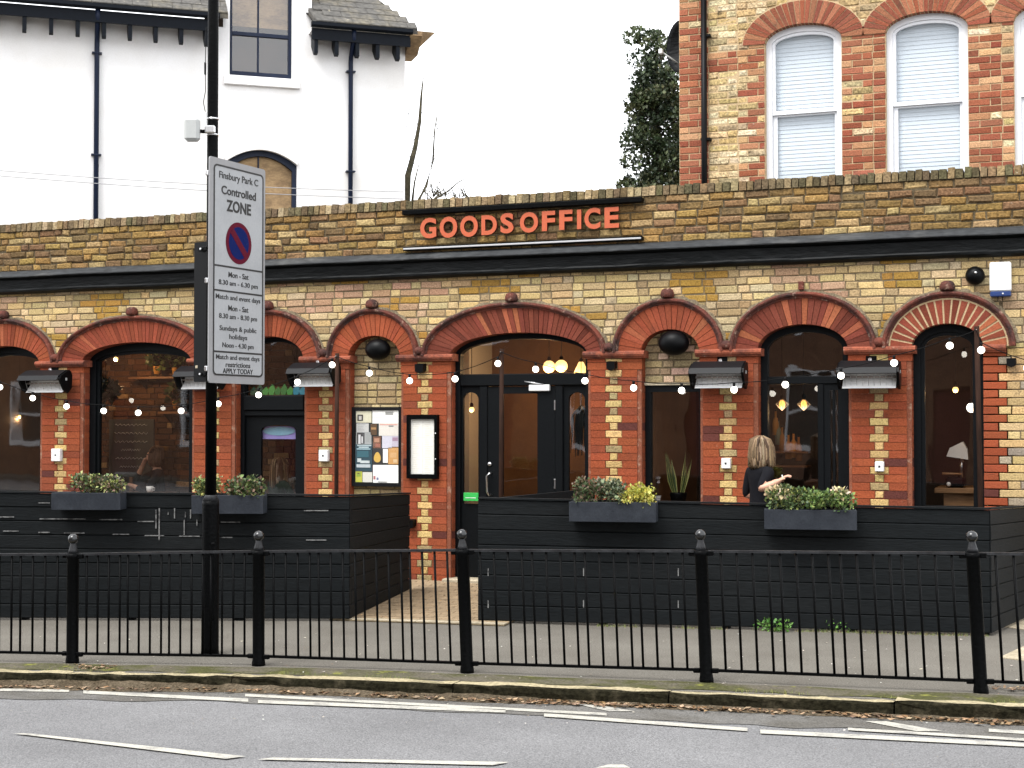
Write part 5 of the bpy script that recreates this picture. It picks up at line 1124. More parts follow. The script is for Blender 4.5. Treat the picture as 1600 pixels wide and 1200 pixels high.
poster(.02, .17, .8, .99, (.46, .46, .06), sub=[(.15, .8, .3, .6, (.25, .36, .05)), (.3, .6, .35, .42, (.15, .04, .04))]); poster(.18, .4, .85, .99, (.62, .6, .54)); poster(.42, .99, .75, .995, wt, y=-.026, sub=[(.02, .1, .62, .82, (.4, .15, .15)), (.14, .22, .7, .85, (.15, .18, .3)), (.2, .55, .93, .97, (.12, .12, .12))])
MB().add([(-W + .03, -.058, .035), (W - .03, -.058, .035), (W - .03, -.058, H - .035), (-W + .03, -.058, H - .035)], [(0, 1, 2, 3)]).build('pane', 'glass_clear', e, fix=False)
# menu case
a = pxr(635, 683, 648, 748, -.06); e = empty('menu_case', ((a[0] + a[1]) / 2, -.005, a[2]), label='black framed menu case with white sheets on the entrance pier', cat='menu case'); W = (a[1] - a[0]) / 2; H = a[3] - a[2]
f = MB(); radial(rect(-W + .035, W - .035, .045, H - .045), rect(-W, W, 0, H), 0, H / 2, -.055, 0, f); f.build('frame', 'black_iron', e); MB().box(-W + .035, W - .035, -.02, 0, .045, H - .045).build('backing', 'paper', e)
for i in range(2):
    for j in range(3):
        x0 = -W + .037 + i * (W - .037); z0 = .047 + j * (H - .094) / 3; o = MB().box(x0 + .002, x0 + W - .04, -.023, -.0205, z0 + .002, z0 + (H - .094) / 3 - .002).build('menu_sheet', 'paper', e)
        for k in range(9): MB().box(x0 + .018, x0 + rnd(.06, W - .06), -.0245, -.023, z0 + .02 + k * .019, z0 + .0225 + k * .019, (.52, .48, .4)).build('print', 'attr_paint', o)
for z in (.3, .7): MB().lathe([(.008, 0), (.008, .012)], n=10).build('lock', 'steel', e, loc=(W - .017, -.058, H * z))

# shop sign lettering with its two rails
sg = empty('shop_sign', (onY(657, 372)[0], -.004, onY(657, 372)[1]), label='raised orange red letters reading GOODS OFFICE between two black rails', cat='sign')
ox, oz = sg.location.x, sg.location.z
LT = [('G', 112, 218, 170, 305), ('O', 240, 356, 162, 302), ('O', 375, 492, 156, 296), ('D', 515, 617, 152, 282), ('S', 640, 727, 138, 272), ('O', 768, 888, 132, 268), ('F', 913, 1000, 125, 256), ('F', 1027, 1114, 118, 248), ('I', 1144, 1172, 116, 244), ('C', 1192, 1298, 104, 244), ('E', 1325, 1420, 100, 236)]
for ch, a, b, c, d in LT:
    q = 380 / 1600; x0, x1 = onY(630 + a * q, 350, -.06)[0], onY(630 + b * q, 350, -.06)[0]; z1, z0 = onY(630 + (a + b) / 2 * q, 300 + c * q, -.06)[1], onY(630 + (a + b) / 2 * q, 300 + d * q, -.06)[1]
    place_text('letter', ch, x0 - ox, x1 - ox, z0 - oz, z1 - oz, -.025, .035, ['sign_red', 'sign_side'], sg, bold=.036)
    MB().tube([((x0 + x1) / 2 - ox, .0, (z0 + z1) / 2 - oz), ((x0 + x1) / 2 - ox, -.026, (z0 + z1) / 2 - oz)], .006, 6).build('stud', 'black_iron', sg)
for (u, v), (u2, v2), h, nm in (((630, 332), (1004, 313), .05, 'upper'), ((630, 388), (1004, 373), .04, 'lower')):
    a = onY(u, v, -.06); b = onY(u2, v2, -.06); zc = (a[1] + b[1]) / 2 - oz
    MB().bbox(a[0] - ox, b[0] - ox, -.09 if nm == 'upper' else -.07, .0, zc - h / 2, zc + h / 2, .005).build('rail', 'black_iron', sg)
    if nm == 'lower': MB().bbox(a[0] - ox + .01, b[0] - ox - .01, -.082, -.071, zc - .012, zc + .006, .003).build('light_strip', 'led_tube', sg)
place = None

# ================================================================== STRING LIGHTS AND THEIR POSTS
YS = -.72
posts = [(527, 552, 'thin brown post carrying the bulbs beside the notice board niche'), (784, 545, 'thin brown post carrying the bulbs in front of the cafe door'), (1526, 510, 'thin brown leaning post carrying the bulbs at the narrow end window')]
TOPS = []
for px_, py, lab in posts:
    x, z = onY(px_, py, YS); xb2 = onY(px_ + (8 if px_ > 1500 else -2), 790, YS)[0]; xg = x + (xb2 - x) * z / (z - 1.0) if False else xb2
    e = empty('light_post', (xg, YS, 0), label=lab, cat='post'); m = MB(); m.tube([(0, 0, 0), ((x - xg) * .5, 0, z * .55), (x - xg, 0, z)], .022, 8); m.build('pole', 'post_brown', e); MB().bbox(-.06, .06, -.06, .06, 0, .03, .006).build('foot', 'post_brown', e)
    MB().tube([(x - xg, -.022, z - .03), (x - xg, -.04, z - .03)], .005, 6).build('hook', 'steel', e); TOPS.append((x, z - .03))
def string(anchor0, anchor1, bulbs, label):
    pts = [onY(u, v, YS - .03) for u, v in bulbs]; path = ([anchor0] if anchor0 else []) + [(x, z + .065) for x, z in pts] + ([anchor1] if anchor1 else [])
    e = empty('string_lights', (pts[0][0], YS - .03, pts[0][1]), label=label, cat='string lights', group=None); ox, oz = pts[0]
    sm_ = []
    for i in range(len(path) - 1):
        (a, b), (c, d) = path[i], path[i + 1]
        for k in range(6): t = k / 6; sm_.append((a + (c - a) * t - ox, 0, b + (d - b) * t - oz - .012 * math.sin(math.pi * t)))
    sm_.append((path[-1][0] - ox, 0, path[-1][1] - oz)); MB().tube(sm_, .004, 5).build('cable', 'cable', e)
    for x, z in pts:
        b = MB().ball((0, 0, 0), .031, 12, 8).build('bulb', 'bulb_lit', e, loc=(x - ox, 0, z - oz)); MB().lathe([(.012, .028), (.014, .06), (.006, .068)], n=8).build('socket', 'plastic_black', b)
string(None, TOPS[0], [(-52, 588), (0, 605), (51, 622), (104, 635), (162, 642), (216, 645), (283, 642), (341, 631), (404, 617), (465, 597), (519, 570)], 'lit bulb string running past the parking sign to the notice board post')
string(TOPS[0], TOPS[1], [(577, 583), (640, 595), (711, 592), (778, 568)], 'lit bulb string of four globes between the notice board and door posts')
string(TOPS[1], TOPS[2], [(837, 577), (914, 595), (990, 606), (1065, 610), (1147, 609), (1227, 601), (1314, 587), (1397, 567), (1484, 540)], 'long lit bulb string from the door post to the end window post')
string(TOPS[2], None, [(1533, 547), (1605, 575)], 'short lit bulb string hanging past the post at the end window')

# ================================================================== LAMP POST, AERIAL UNIT, PARKING SIGNS
PX, PY = onZ(328, 1022)
lp = empty('lamp_post', (PX, PY, 0), label='black lamp post with thicker base standing behind the pedestrian railing', cat='lamp post')
zc = zat(PX, PY, 782)
MB().lathe([(.064, 0), (.062, .05), (.06, zc - .03), (.06, zc)], n=20).build('base_sleeve', 'black_iron', lp)
MB().lathe([(.0605, zc), (.042, zc + .035), (.0405, zc + .04)], n=20).build('collar', 'rail_highlight', lp)
MB().lathe([(.0405, zc + .03), (.04, 3.4), (.036, 6.4), (.03, 6.5)], n=18).build('shaft', 'black_iron', lp)
dm = MB().bbox(.02, .052, -.066, -.05, .25, .8, .006).build('access_door', 'black_iron', lp); dm.rotation_euler = (0, 0, R(15))
for z in (zat(PX, PY, 186), zat(PX, PY, 211)): MB().lathe([(.043, z - .006), (.0435, z + .006)], n=18).build('strap', 'steel', lp)
zb2 = zat(PX, PY, 205)
ae = empty('antenna_unit', (PX, PY, zb2), TH, label='pale grey flat antenna box clamped high on the black lamp post', cat='antenna')
MB().bbox(-.19, -.08, -.09, -.02, -.085, .085, .02).build('housing', 'plastic_grey', ae); MB().tube([(-.08, -.05, -.01), (-.035, -.01, -.005)], .014, 8).build('arm', 'black_iron', ae); MB().bbox(-.045, .03, -.07, -.035, -.025, .03, .008).build('clamp', 'steel', ae)
MB().bbox(-.05, -.035, -.05, -.03, .03, .13, .004).build('bracket', 'plastic_white', ae); MB().tube([(-.042, -.04, .12), (-.06, -.04, .2), (-.045, -.04, .28), (-.047, -.04, .5), (-.044, -.03, .75)], .003, 5).build('cable', 'cable', ae); MB().bbox(-.054, -.042, -.05, -.03, .4, .49, .003).build('connector', 'plastic_black', ae)
# sign plate: runs back from the post towards the cafe
dl = 10.36; lt = (325 - 800) / FPX * dl; O = CC + fh * dl + RT * lt
SA = TH + math.atan2(.6, .298); SF = Frame(O[0], O[1], SA); W = .66
zt, zb3 = SF.at(326, 243)[1], SF.at(326, 598)[1]; H = zt - zb3
sn = empty('parking_sign', (O[0], O[1], zb3), SA, label='tall pale grey parking zone sign with red and blue no waiting roundel', cat='sign')
def rr(x0, x1, z0, z1, r, n=5):
    P = []
    for cx, cz, a0 in ((x1 - r, z1 - r, 0), (x0 + r, z1 - r, 90), (x0 + r, z0 + r, 180), (x1 - r, z0 + r, 270)): P += [(cx + r * math.cos(R(a0 + 90 * i / n)), cz + r * math.sin(R(a0 + 90 * i / n))) for i in range(n + 1)]
    return P
MB().prism_xz(rr(0, W, 0, H, .02), -.004, .006).build('plate', 'plate_grey', sn); MB().prism_xz(rr(.05, W - .03, .06, H - .05, .03), -.0055, -.0042).build('face', 'plate_white', sn)
bm2 = MB(); bm2.strip(rr(.045, W - .025, .055, H - .045, .035), rr(.057, W - .037, .067, H - .057, .028), -.0075, -.0058); bm2.build('border', 'ink', sn)
F = lambda v: H * (1 - (v - 0) / 1.0)
L1, L2, L3 = F(.478), F(.588), F(.86)
for z in (L1, L2, L3): MB().box(.05, W - .03, -.0078, -.0058, z - .006, z + .006).build('divider', 'ink', sn)
def tl(t, vc, h, wd, bold=.0): place_text('lettering', t, W * .51 - wd * W / 2, W * .51 + wd * W / 2, F(vc) - h / 2, F(vc) + h / 2, -.0058, .002, ['ink'], sn, bold)
tl('Finsbury Park C', .076, .052 * 1.25, .70, .01); tl('Controlled', .137, .062, .62, .02); tl('ZONE', .203, .085, .44, .03)
rc = F(.365)
for r_, y, m_ in ((.152, -.0075, 'sign_redring'), (.118, -.009, 'sign_blue')): MB().prism_xz([(W * .51 + r_ * math.cos(2 * math.pi * i / 40), rc + r_ * math.sin(2 * math.pi * i / 40)) for i in range(40)], y, -.0058).build('roundel', m_, sn)
d = .118 * .7071; k = .018
MB().prism_xz([(W * .51 - d - k, rc + d - k), (W * .51 + d - k, rc - d - k), (W * .51 + d + k, rc - d + k), (W * .51 - d + k, rc + d + k)], -.0105, -.0088).build('slash', 'sign_redring', sn)
tl('Mon - Sat', .512, .04, .36, .012); tl('8.30 am - 6.30 pm', .553, .046, .7, .012)
tl('Match and event days', .618, .046, .8, .008); tl('Mon - Sat', .662, .04, .36, .012); tl('8.30 am - 8.30 pm', .703, .046, .68, .012); tl('Sundays & public', .757, .046, .66, .01); tl('holidays', .793, .046, .32, .01); tl('Noon - 4.30 pm', .832, .046, .56, .012)
tl('Match and event days', .886, .044, .78, .008); tl('restrictions', .916, .034, .44, .01); tl('APPLY TODAY', .944, .036, .54, .012)
for z in (.1, H * .45, H - .12): MB().bbox(-.01, W * .5, .006, .03, z - .018, z + .018, .004).build('rail', 'steel', sn)
# the smaller plate whose black back is seen
dl2 = 10.66; q0 = CC + fh * dl2 + RT * ((303 - 800) / FPX * dl2); B2 = Frame(q0[0], q0[1], TH - R(38))
x1_, zt2 = B2.at(325, 377); zb4 = B2.at(303, 597)[1]
s2 = empty('sign_plate', (q0[0], q0[1], zb4), TH - R(38), label='smaller sign plate showing its black back beside the parking zone sign', cat='sign')
MB().prism_xz(rr(0, x1_, 0, zt2 - zb4, .012), -.004, .004).build('plate', 'plastic_black', s2)
for z in (.04, (zt2 - zb4) - .07): MB().bbox(x1_ * .5, x1_ + .02, -.03, -.006, z, z + .03, .003).build('rail', 'black_iron', s2); MB().tube([(x1_ * .75, -.03, z + .015), (x1_ * .75, -.042, z + .015)], .008, 6).build('bolt', 'steel', s2)
MB().box(.02, .045, -.006, -.0042, .1, .12).build('sticker', 'paving_pale', s2)

# ================================================================== PEDESTRIAN RAILING
rail = empty('pedestrian_railing', (*onZ(730, 1051), 0), label='black iron pedestrian railing with ball topped posts along the kerb', cat='railing'); RX, RY = rail.location.x, rail.location.y
PB = [(-205, 1031), (113, 1036), (404, 1040), (730, 1051), (1104, 1066), (1533, 1083), (2030, 1106)]; PT = [868, 866, 861.5, 860, 861.5, 865, 870]; PBt = [1015, 1021, 1025, 1036, 1047, 1064, 1084]; LEAN = [0, 0, .004, .042, .04, .05, .055]
G = [onZ(*p) for p in PB]; ZT = [zat(*g, t) for g, t in zip(G, PT)]; ZB = [zat(*g, t) for g, t in zip(G, PBt)]
ballm = None
for i, (g, zt, ln) in enumerate(zip(G, ZT, LEAN)):
    p = MB(); p.lathe([(.046, -.02), (.046, .02), (.041, .05), (.041, zt - .03), (.047, zt - .02), (.047, zt + .006), (.03, zt + .008)], n=16)
    p = p.build('post', 'black_iron', rail, loc=(g[0] - RX, g[1] - RY, 0)); p.rotation_euler = (0, -ln, 0)
    MB().lathe([(.036, zt + .008), (.03, zt + .03), (.02, zt + .068), (.018, zt + .08)], n=14).build('neck', 'rail_highlight', p); MB().ball((0, 0, zt + .105), .036, 16, 12).build('ball_finial', 'ball_gloss', p)
    for z in (zt - .01, ZB[i]): 
        for s in (-1, 1): MB().bbox(s * .06 - .022, s * .06 + .022, -.014, .014, z - .018, z + .012, .004).build('lug', 'black_iron', p)
gaps = []
for k in range(17): gaps.append(.72 if k % 4 == 0 and 0 < k < 16 else 1.0)
gaps[0] = gaps[16] = 1.25; cum = np.cumsum(gaps) / sum(gaps)
for i in range(len(G) - 1):
    g0, g1 = G[i], G[i + 1]; v = Vector((g1[0] - g0[0], g1[1] - g0[1], 0)); L = v.length; u = v / L
    def P(t, z): ln = LEAN[i] + (LEAN[i + 1] - LEAN[i]) * t; q = Vector((g0[0], g0[1], z)) + v * t; return (q.x - ln * z - RX, q.y - RY, z)
    e0 = .045 / L
    for nm, zz in (('top_rail', ZT), ('bottom_rail', ZB)):
        a, b = Vector(P(e0, zz[i])), Vector(P(1 - e0, zz[i + 1])); n_ = Vector((-u.y, u.x, 0)) * .015; hgt = Vector((0, 0, .008))
        vs = [tuple(q + n_ * s1 + hgt * s2) for q in (a, b) for s1, s2 in ((-1, -1), (1, -1), (1, 1), (-1, 1))]
        MB().add(vs, [(0, 1, 2, 3), (7, 6, 5, 4)] + [(k, (k + 1) % 4, (k + 1) % 4 + 4, k + 4) for k in range(4)]).build(nm, 'rail_highlight' if nm == 'top_rail' else 'black_iron', rail)
    for t in cum[:-1]:
        zt_ = ZT[i] + (ZT[i + 1] - ZT[i]) * t; zb_ = ZB[i] + (ZB[i + 1] - ZB[i]) * t
        p0 = project((P(t, 0)[0] + RX, P(t, 0)[1] + RY, .5))
        if p0[0] < -210 or p0[0] > 2040: continue
        MB().tube([P(t, zb_), P(t, zt_)], .0085, 6).build('baluster', 'black_iron', rail)

# ================================================================== PEOPLE
def seg_d(p, a, b):
    ab = b - a; t = max(0, min(1, (p - a).dot(ab) / max(1e-9, ab.length_squared))); return (p - a - ab * t).length
def person(label, loc, rz, J, top_mat, hair, hair_len, seated=False, headturn=0., extra_skin=()):
    e = empty('person', loc, rz, label=label, cat='person')
    V, E, Rr, T = [], [], [], []
    def v(p, r, t): V.append(Vector(p)); Rr.append(r if isinstance(r, tuple) else (r, r)); T.append(t); return len(V) - 1
    def chain(start, pts):
        k = start
        for p, r, t in pts: n = v(p, r, t); E.append((k, n)); k = n
        return k
    pel = v(J['pelvis'], (.125, .105), 'legs')
    sp = chain(pel, [(J['waist'], (.11, .09), 'top'), (J['chest'], (.135, .105), 'top')])
    nb = chain(sp, [(J['neckbase'], (.075, .07), 'top')])
    hd = Vector(J['head']); f = Vector((math.sin(headturn), -math.cos(headturn), 0))
    nk = chain(nb, [(tuple((Vector(J['neckbase']) + hd) / 2 + Vector((0, 0, -.01))), .046, 'skin')])
    jaw = chain(nk, [(tuple(hd + Vector((0, 0, -.055)) + f * .025), (.058, .062), 'skin')])
    md = chain(jaw, [(tuple(hd + Vector((0, 0, .01))), (.074, .09), 'skin'), (tuple(hd + Vector((0, 0, .075)) - f * .01), (.068, .08), 'skin')])
    n0 = jaw + 1; E.append((n0, v(tuple(hd + f * .092 + Vector((0, 0, -.008))), .014, 'skin')))
    for s in (-1, 1):
        k = 'R' if s < 0 else 'L'; sh, el, wr, pa = J['sh' + k], J['el' + k], J['wr' + k], J['pa' + k]
        w = chain(sp, [(sh, .055, 'top'), (tuple((Vector(sh) + Vector(el)) / 2), .046, 'top'), (el, .04, 'top'), (tuple((Vector(el) * .4 + Vector(wr) * .6)), .034, J.get('fore', 'top')), (wr, .025, 'skin')])
        d = (Vector(pa) - Vector(wr)).normalized(); sd = d.cross(Vector((0, 0, 1))); sd = (sd if sd.length > .1 else d.cross(Vector((0, 1, 0)))).normalized(); up = sd.cross(d)
        pm = chain(w, [(pa, (.036, .016), 'skin')])
        for q, (o, ln) in enumerate(((-.026, .055), (-.009, .066), (.009, .062), (.026, .048))):
            b0 = Vector(pa) + sd * o + d * .022; chain(pm, [(tuple(b0), .009, 'skin'), (tuple(b0 + d * ln * .55 - up * .012), .0085, 'skin'), (tuple(b0 + d * ln * .8 - up * .038), .0075, 'skin')])
        th = Vector(wr) + d * .025 + sd * s * -.025; chain(w, [(tuple(th), .011, 'skin'), (tuple(th + d * .035 + sd * s * -.018 - up * .01), .009, 'skin')])
        hp, kn, an, to = J['hp' + k], J['kn' + k], J['an' + k], J['to' + k]
        chain(pel, [(hp, .088, 'legs'), (tuple((Vector(hp) + Vector(kn)) / 2), .075, 'legs'), (kn, .056, 'legs'), (tuple((Vector(kn) * .65 + Vector(an) * .35)), .052, 'legs'), (an, .036, 'legs'), (to, (.036, .026), 'shoe')])
    me = bpy.data.meshes.new('body'); me.from_pydata([tuple(p) for p in V], E, []); ob = bpy.data.objects.new('tmp', me); COL.objects.link(ob)
    sk = ob.modifiers.new('s', 'SKIN'); sk.use_smooth_shade = True; lay_ = me.skin_vertices[0].data
    for i, r in enumerate(Rr): lay_[i].radius = r; lay_[i].use_root = i == 0
    ss = ob.modifiers.new('u', 'SUBSURF'); ss.levels = 1; ss.render_levels = 1
    bpy.context.view_layer.update(); nm = bpy.data.meshes.new_from_object(ob.evaluated_get(bpy.context.evaluated_depsgraph_get())); bpy.data.objects.remove(ob)
    nm.materials.clear(); names = {'skin': 'skin', 'top': top_mat, 'legs': 'cloth_denim', 'shoe': 'ink'}; order = list(names)
    for k in order: nm.materials.append(MATS[names[k]])
    segs = [(V[a], V[b], T[b]) for a, b in E]
    for p in nm.polygons:
        c = p.center; best = min(segs, key=lambda s: seg_d(c, s[0], s[1])); p.material_index = order.index(best[2]); p.use_smooth = True
    if 'bcol' not in nm.attributes: nm.color_attributes.new('bcol', 'FLOAT_COLOR', 'POINT')
    nm.name = 'body'; b = bpy.data.objects.new('body', nm); COL.objects.link(b); b.parent = e
    # face details
    sdv = Vector((math.cos(headturn), math.sin(headturn), 0))
    for s in (-1, 1):
        MB().ball(tuple(hd + f * .078 + sdv * s * .031 + Vector((0, 0, .018))), .0105, 8, 6).build('eye', 'ink', e)
        MB().ball(tuple(hd + sdv * s * .078 + Vector((0, 0, .0))), .024, 8, 6, sq=(.5, .7, 1.2)).build('ear', 'skin', e)
    MB().ball(tuple(hd + f * .08 + Vector((0, 0, -.048))), .02, 8, 6, sq=(1, .5, .3)).build('mouth', 'sign_side', e)
    # hair: a cap plus many locks
    hm = MB(); n = 26
    hm.ball(tuple(hd + Vector((0, 0, .03)) - f * .02), .098, 18, 12, col=hair[0], sq=(.95, .95, .98))
    for i in range(190):
        an = rnd(-2.25, 2.25); dr = (-f * math.cos(an) + sdv * math.sin(an)); c0 = hd + Vector((0, 0, .125)) - f * .015 + sdv * rnd(-.02, .02)
        ln = hair_len * rnd(.82, 1.08) * (1 if abs(an) < 1.9 else .95); k = rnd(.094, .112); w = rnd(.007, .012); wave = rnd(-.008, .008)
        P = [c0 + dr * .02, c0 + dr * k * .75 + Vector((0, 0, -.03)), hd + dr * k + Vector((0, 0, .03)), hd + dr * (k + .006) + sdv * wave + Vector((0, 0, -.4 * ln)), hd + dr * (k + .004 + rnd(-.008, .012)) - sdv * wave + Vector((0, 0, -.75 * ln)), hd + dr * (k - .022) + Vector((0, 0, -ln))]
        hm.tube([tuple(p) for p in P], [w * .6, w, w, w, w * .9, w * .25], 5, col=jit(random.choice(hair), .18))
    hm.build('hair', 'hair_blonde', e, fix=False)
    return e
def standing(s=1.0):
    J = dict(pelvis=(0, 0, .93), waist=(0, .0, 1.06), chest=(0, .005, 1.25), neckbase=(0, .015, 1.395), head=(0, -.012, 1.53), shR=(-.165, .01, 1.35), shL=(.165, .01, 1.35),
             elR=(-.235, .085, 1.10), wrR=(-.235, -.12, 1.075), paR=(-.225, -.185, 1.085), elL=(.225, .04, 1.1), wrL=(.12, -.16, 1.12), paL=(.085, -.215, 1.13),
             hpR=(-.088, 0, .87), hpL=(.088, 0, .87), knR=(-.095, -.01, .48), knL=(.095, -.01, .48), anR=(-.1, .01, .08), anL=(.1, .01, .08), toR=(-.105, -.13, .035), toL=(.105, -.13, .035))
    return {k: tuple(c * s for c in v) for k, v in J.items()}
def sitting(s=1.0, chin=False):
    J = dict(pelvis=(0, 0, .56), waist=(0, -.01, .69), chest=(0, -.03, .87), neckbase=(0, -.03, 1.02), head=(0, -.06, 1.155), shR=(-.165, -.02, .975), shL=(.165, -.02, .975),
             elR=(-.21, -.14, .76), wrR=(-.13, -.3, .84), paR=(-.1, -.36, .85), elL=(.2, -.15, .76), wrL=(.12, -.32, .84), paL=(.08, -.375, .85),
             hpR=(-.09, -.02, .52), hpL=(.09, -.02, .52), knR=(-.1, -.42, .52), knL=(.1, -.42, .52), anR=(-.1, -.4, .09), anL=(.1, -.4, .09), toR=(-.1, -.54, .035), toL=(.1, -.54, .035))
    if chin: J.update(elR=(-.16, -.28, .86), wrR=(-.08, -.19, 1.03), paR=(-.06, -.17, 1.09))
    return {k: tuple(c * s for c in v) for k, v in J.items()}
BL = [(.15, .097, .052), (.22, .15, .085), (.11, .07, .038), (.3, .22, .14), (.07, .045, .026)]
wx, wzt = onY(1189, 683, -1.45); sc_ = (wzt) / 1.655
def to_local(P, loc, rz):
    d = Vector(P) - Vector(loc); return tuple(Matrix.Rotation(-rz, 3, 'Z') @ d)
wJ = dict(standing(sc_), fore='skin'); wl_ = (wx, -1.45, 0)
def at3(px, py, Y): q = onY(px, py, Y); return (q[0], Y, q[1])
WR = R(131)
wJ['elR'] = to_local(at3(1187, 765, -1.7), wl_, WR); wJ['wrR'] = to_local(at3(1216, 753, -1.66), wl_, WR); wJ['paR'] = to_local(at3(1222, 748, -1.65), wl_, WR)
person('woman with blonde bob and black top standing behind the windbreak', (wx, -1.45, 0), WR, wJ, 'cloth_black', BL, .165)
q0 = at3(1223, 749, -1.66); q1 = at3(1221.5, 739, -1.67)
ce = empty('cigarette', q0, label='white cigarette held in the hand of the woman in black', cat='cigarette'); dq = tuple(b - a for a, b in zip(q0, q1))
MB().tube([(0, 0, 0), tuple(v * .7 for v in dq)], .004, 8).build('paper_tube', 'plastic_white', ce); MB().tube([tuple(v * -.4 for v in dq), (0, 0, 0)], .0041, 8).build('filter', 'wood_pale', ce)
sx, szt = onY(432, 718, .8); s_ = szt / 1.28
person('person with long blonde hair and green top behind the glazed dark door', (sx, .8, .02), R(150), sitting(s_), 'cloth_green', [tuple(min(.8, c * 2.2) for c in h) for h in BL], .27)
sx2, szt2 = onY(250, 698, 1.0); s2_ = szt2 / 1.28
person('person in black leaning chin on hand behind the tall arched window', (sx2, 1.0, .02), R(-55), sitting(s2_, True), 'cloth_black', [(.1, .05, .025), (.07, .035, .02)], .12)
for (x, y, z, lab) in ((sx, .8, .5 * s_, 'wooden stool under the person in green behind the dark door'), (sx2, 1.0, .5 * s2_, 'wooden stool under the person leaning behind the arched window')):
    e = empty('stool', (x, y, .02), label=lab, cat='stool'); zt_ = z - .075
    MB().lathe([(.15, zt_ - .03), (.16, zt_ - .015), (.155, zt_)], n=18).build('seat', 'wood_shelf', e)
    for k in range(4): an = math.pi / 4 + k * math.pi / 2; MB().tube([(.1 * math.cos(an), .1 * math.sin(an), zt_ - .03), (.15 * math.cos(an), .15 * math.sin(an), 0)], .013, 8).build('leg', 'wood_shelf', e)
tx, tz = onY(236, 769, .75); e = empty('cafe_table', (tx, .75, .02), label='small dark cafe table behind the tall arched window', cat='table'); tz = max(.7, tz - .02)
MB().lathe([(.3, tz - .03), (.305, tz - .015), (.3, tz)], n=24).build('top', 'wood_shelf', e); MB().lathe([(.03, .03), (.03, tz - .03)], n=10).build('column', 'black_iron', e); MB().lathe([(.2, 0), (.19, .02), (.04, .035)], n=20).build('base', 'black_iron', e)
cx_, cz_ = onY(231, 766, .62); e = empty('cup', (cx_, .66, tz + .02), label='white cup on the table behind the tall arched window', cat='cup'); MB().lathe([(.028, 0), (.04, .03), (.043, .075), (.039, .075), (.034, .03)], n=16).build('bowl', 'plastic_white', e); MB().tube([(.04, 0, .06), (.068, 0, .055), (.066, 0, .03), (.038, 0, .025)], .006, 6).build('handle', 'plastic_white', e)

# ================================================================== LITTER, LEAVES, WEEDS
lm = MB(); BR_ = [(.16, .09, .04), (.24, .15, .08), (.09, .055, .03), (.3, .21, .13), (.12, .07, .035)]
def leaf_at(x, y, z, s):
    an = rnd(0, 6.28); c, sn_ = math.cos(an) * s, math.sin(an) * s; h = [rnd(0, s * .5) for _ in range(4)]
    lm.add([(x - c, y - sn_, z + h[0]), (x + sn_ * .5, y - c * .5, z + h[1]), (x + c, y + sn_, z + h[2]), (x - sn_ * .5, y + c * .5, z + h[3])], [(0, 1, 2), (0, 2, 3)], jit(random.choice(BR_), .3))
for i in range(4200):
    X = rnd(-9, .6); d = mnoise.noise((X * 1.7, 0, 3)) 
    if rnd(-.5, .6) > d: continue
    leaf_at(X, klerp(X) - abs(random.gauss(0, .055)) - .012, ROADZ + .013, rnd(.008, .03))
for u, v, n, sp in ((845, 1082, 120, .14), (960, 1094, 50, .14), (1310, 1112, 40, .1), (1585, 1100, 60, .09), (150, 1045, 60, .09), (700, 1070, 80, .25)):
    for _ in range(n):
        x, y = onZ(u, v, ROADZ if v > 1060 else 0); X = x + random.gauss(0, sp); k = klerp(X)
        yy = min(y + random.gauss(0, .03), k - .015) if v > 1060 and u < 1500 else max(k + .02, y + random.gauss(0, .04)); leaf_at(X, yy, (ROADZ + .014) if yy < k else .01, rnd(.01, .026))
tag(lm.build('leaf_litter', 'leaf', None, fix=False, label='brown fallen leaves and grit lying along the kerb', cat='leaves'), kind='stuff')
lm = MB(); BR_ = [(.4, .36, .3), (.3, .26, .2), (.5, .47, .42), (.2, .15, .1)]
for _ in range(240):
    u = rnd(0, 1600); v = rnd(985, 1050 + .02 * u); x, y = onZ(u, v)
    if y < klerp(x) + .16: continue
    leaf_at(x, y, .006, rnd(.004, .014))
for _ in range(90):
    u = rnd(0, 1600); v = rnd(1075, 1120) + .02 * u; x, y = onZ(u, v, ROADZ)
    if y > klerp(x) - .05: continue
    leaf_at(x, y, ROADZ + .012, rnd(.004, .011))
tag(lm.build('grit', 'leaf', None, fix=False, label='pale crumbs and petals scattered over pavement and road', cat='litter'), kind='stuff')
for (u, v, w_, lab) in ((318, 1067, .09, 'longer white paper scrap lying in the gutter'), (354, 1075, .07, 'crumpled white paper scrap on the road beside the gutter')):
    x, y = onZ(u, v, ROADZ); m = MB(); n = 6
    vs = [(w_ * (i / n - .5), .02 * (j - .5) + rnd(-.006, .006), rnd(0, .014)) for j in range(3) for i in range(n + 1)]
    m.add(vs, [(j * (n + 1) + i, j * (n + 1) + i + 1, (j + 1) * (n + 1) + i + 1, (j + 1) * (n + 1) + i) for j in range(2) for i in range(n)]); m.build('paper_scrap', 'paper', None, loc=(x, y, ROADZ + .014), fix=False, label=lab, cat='litter')
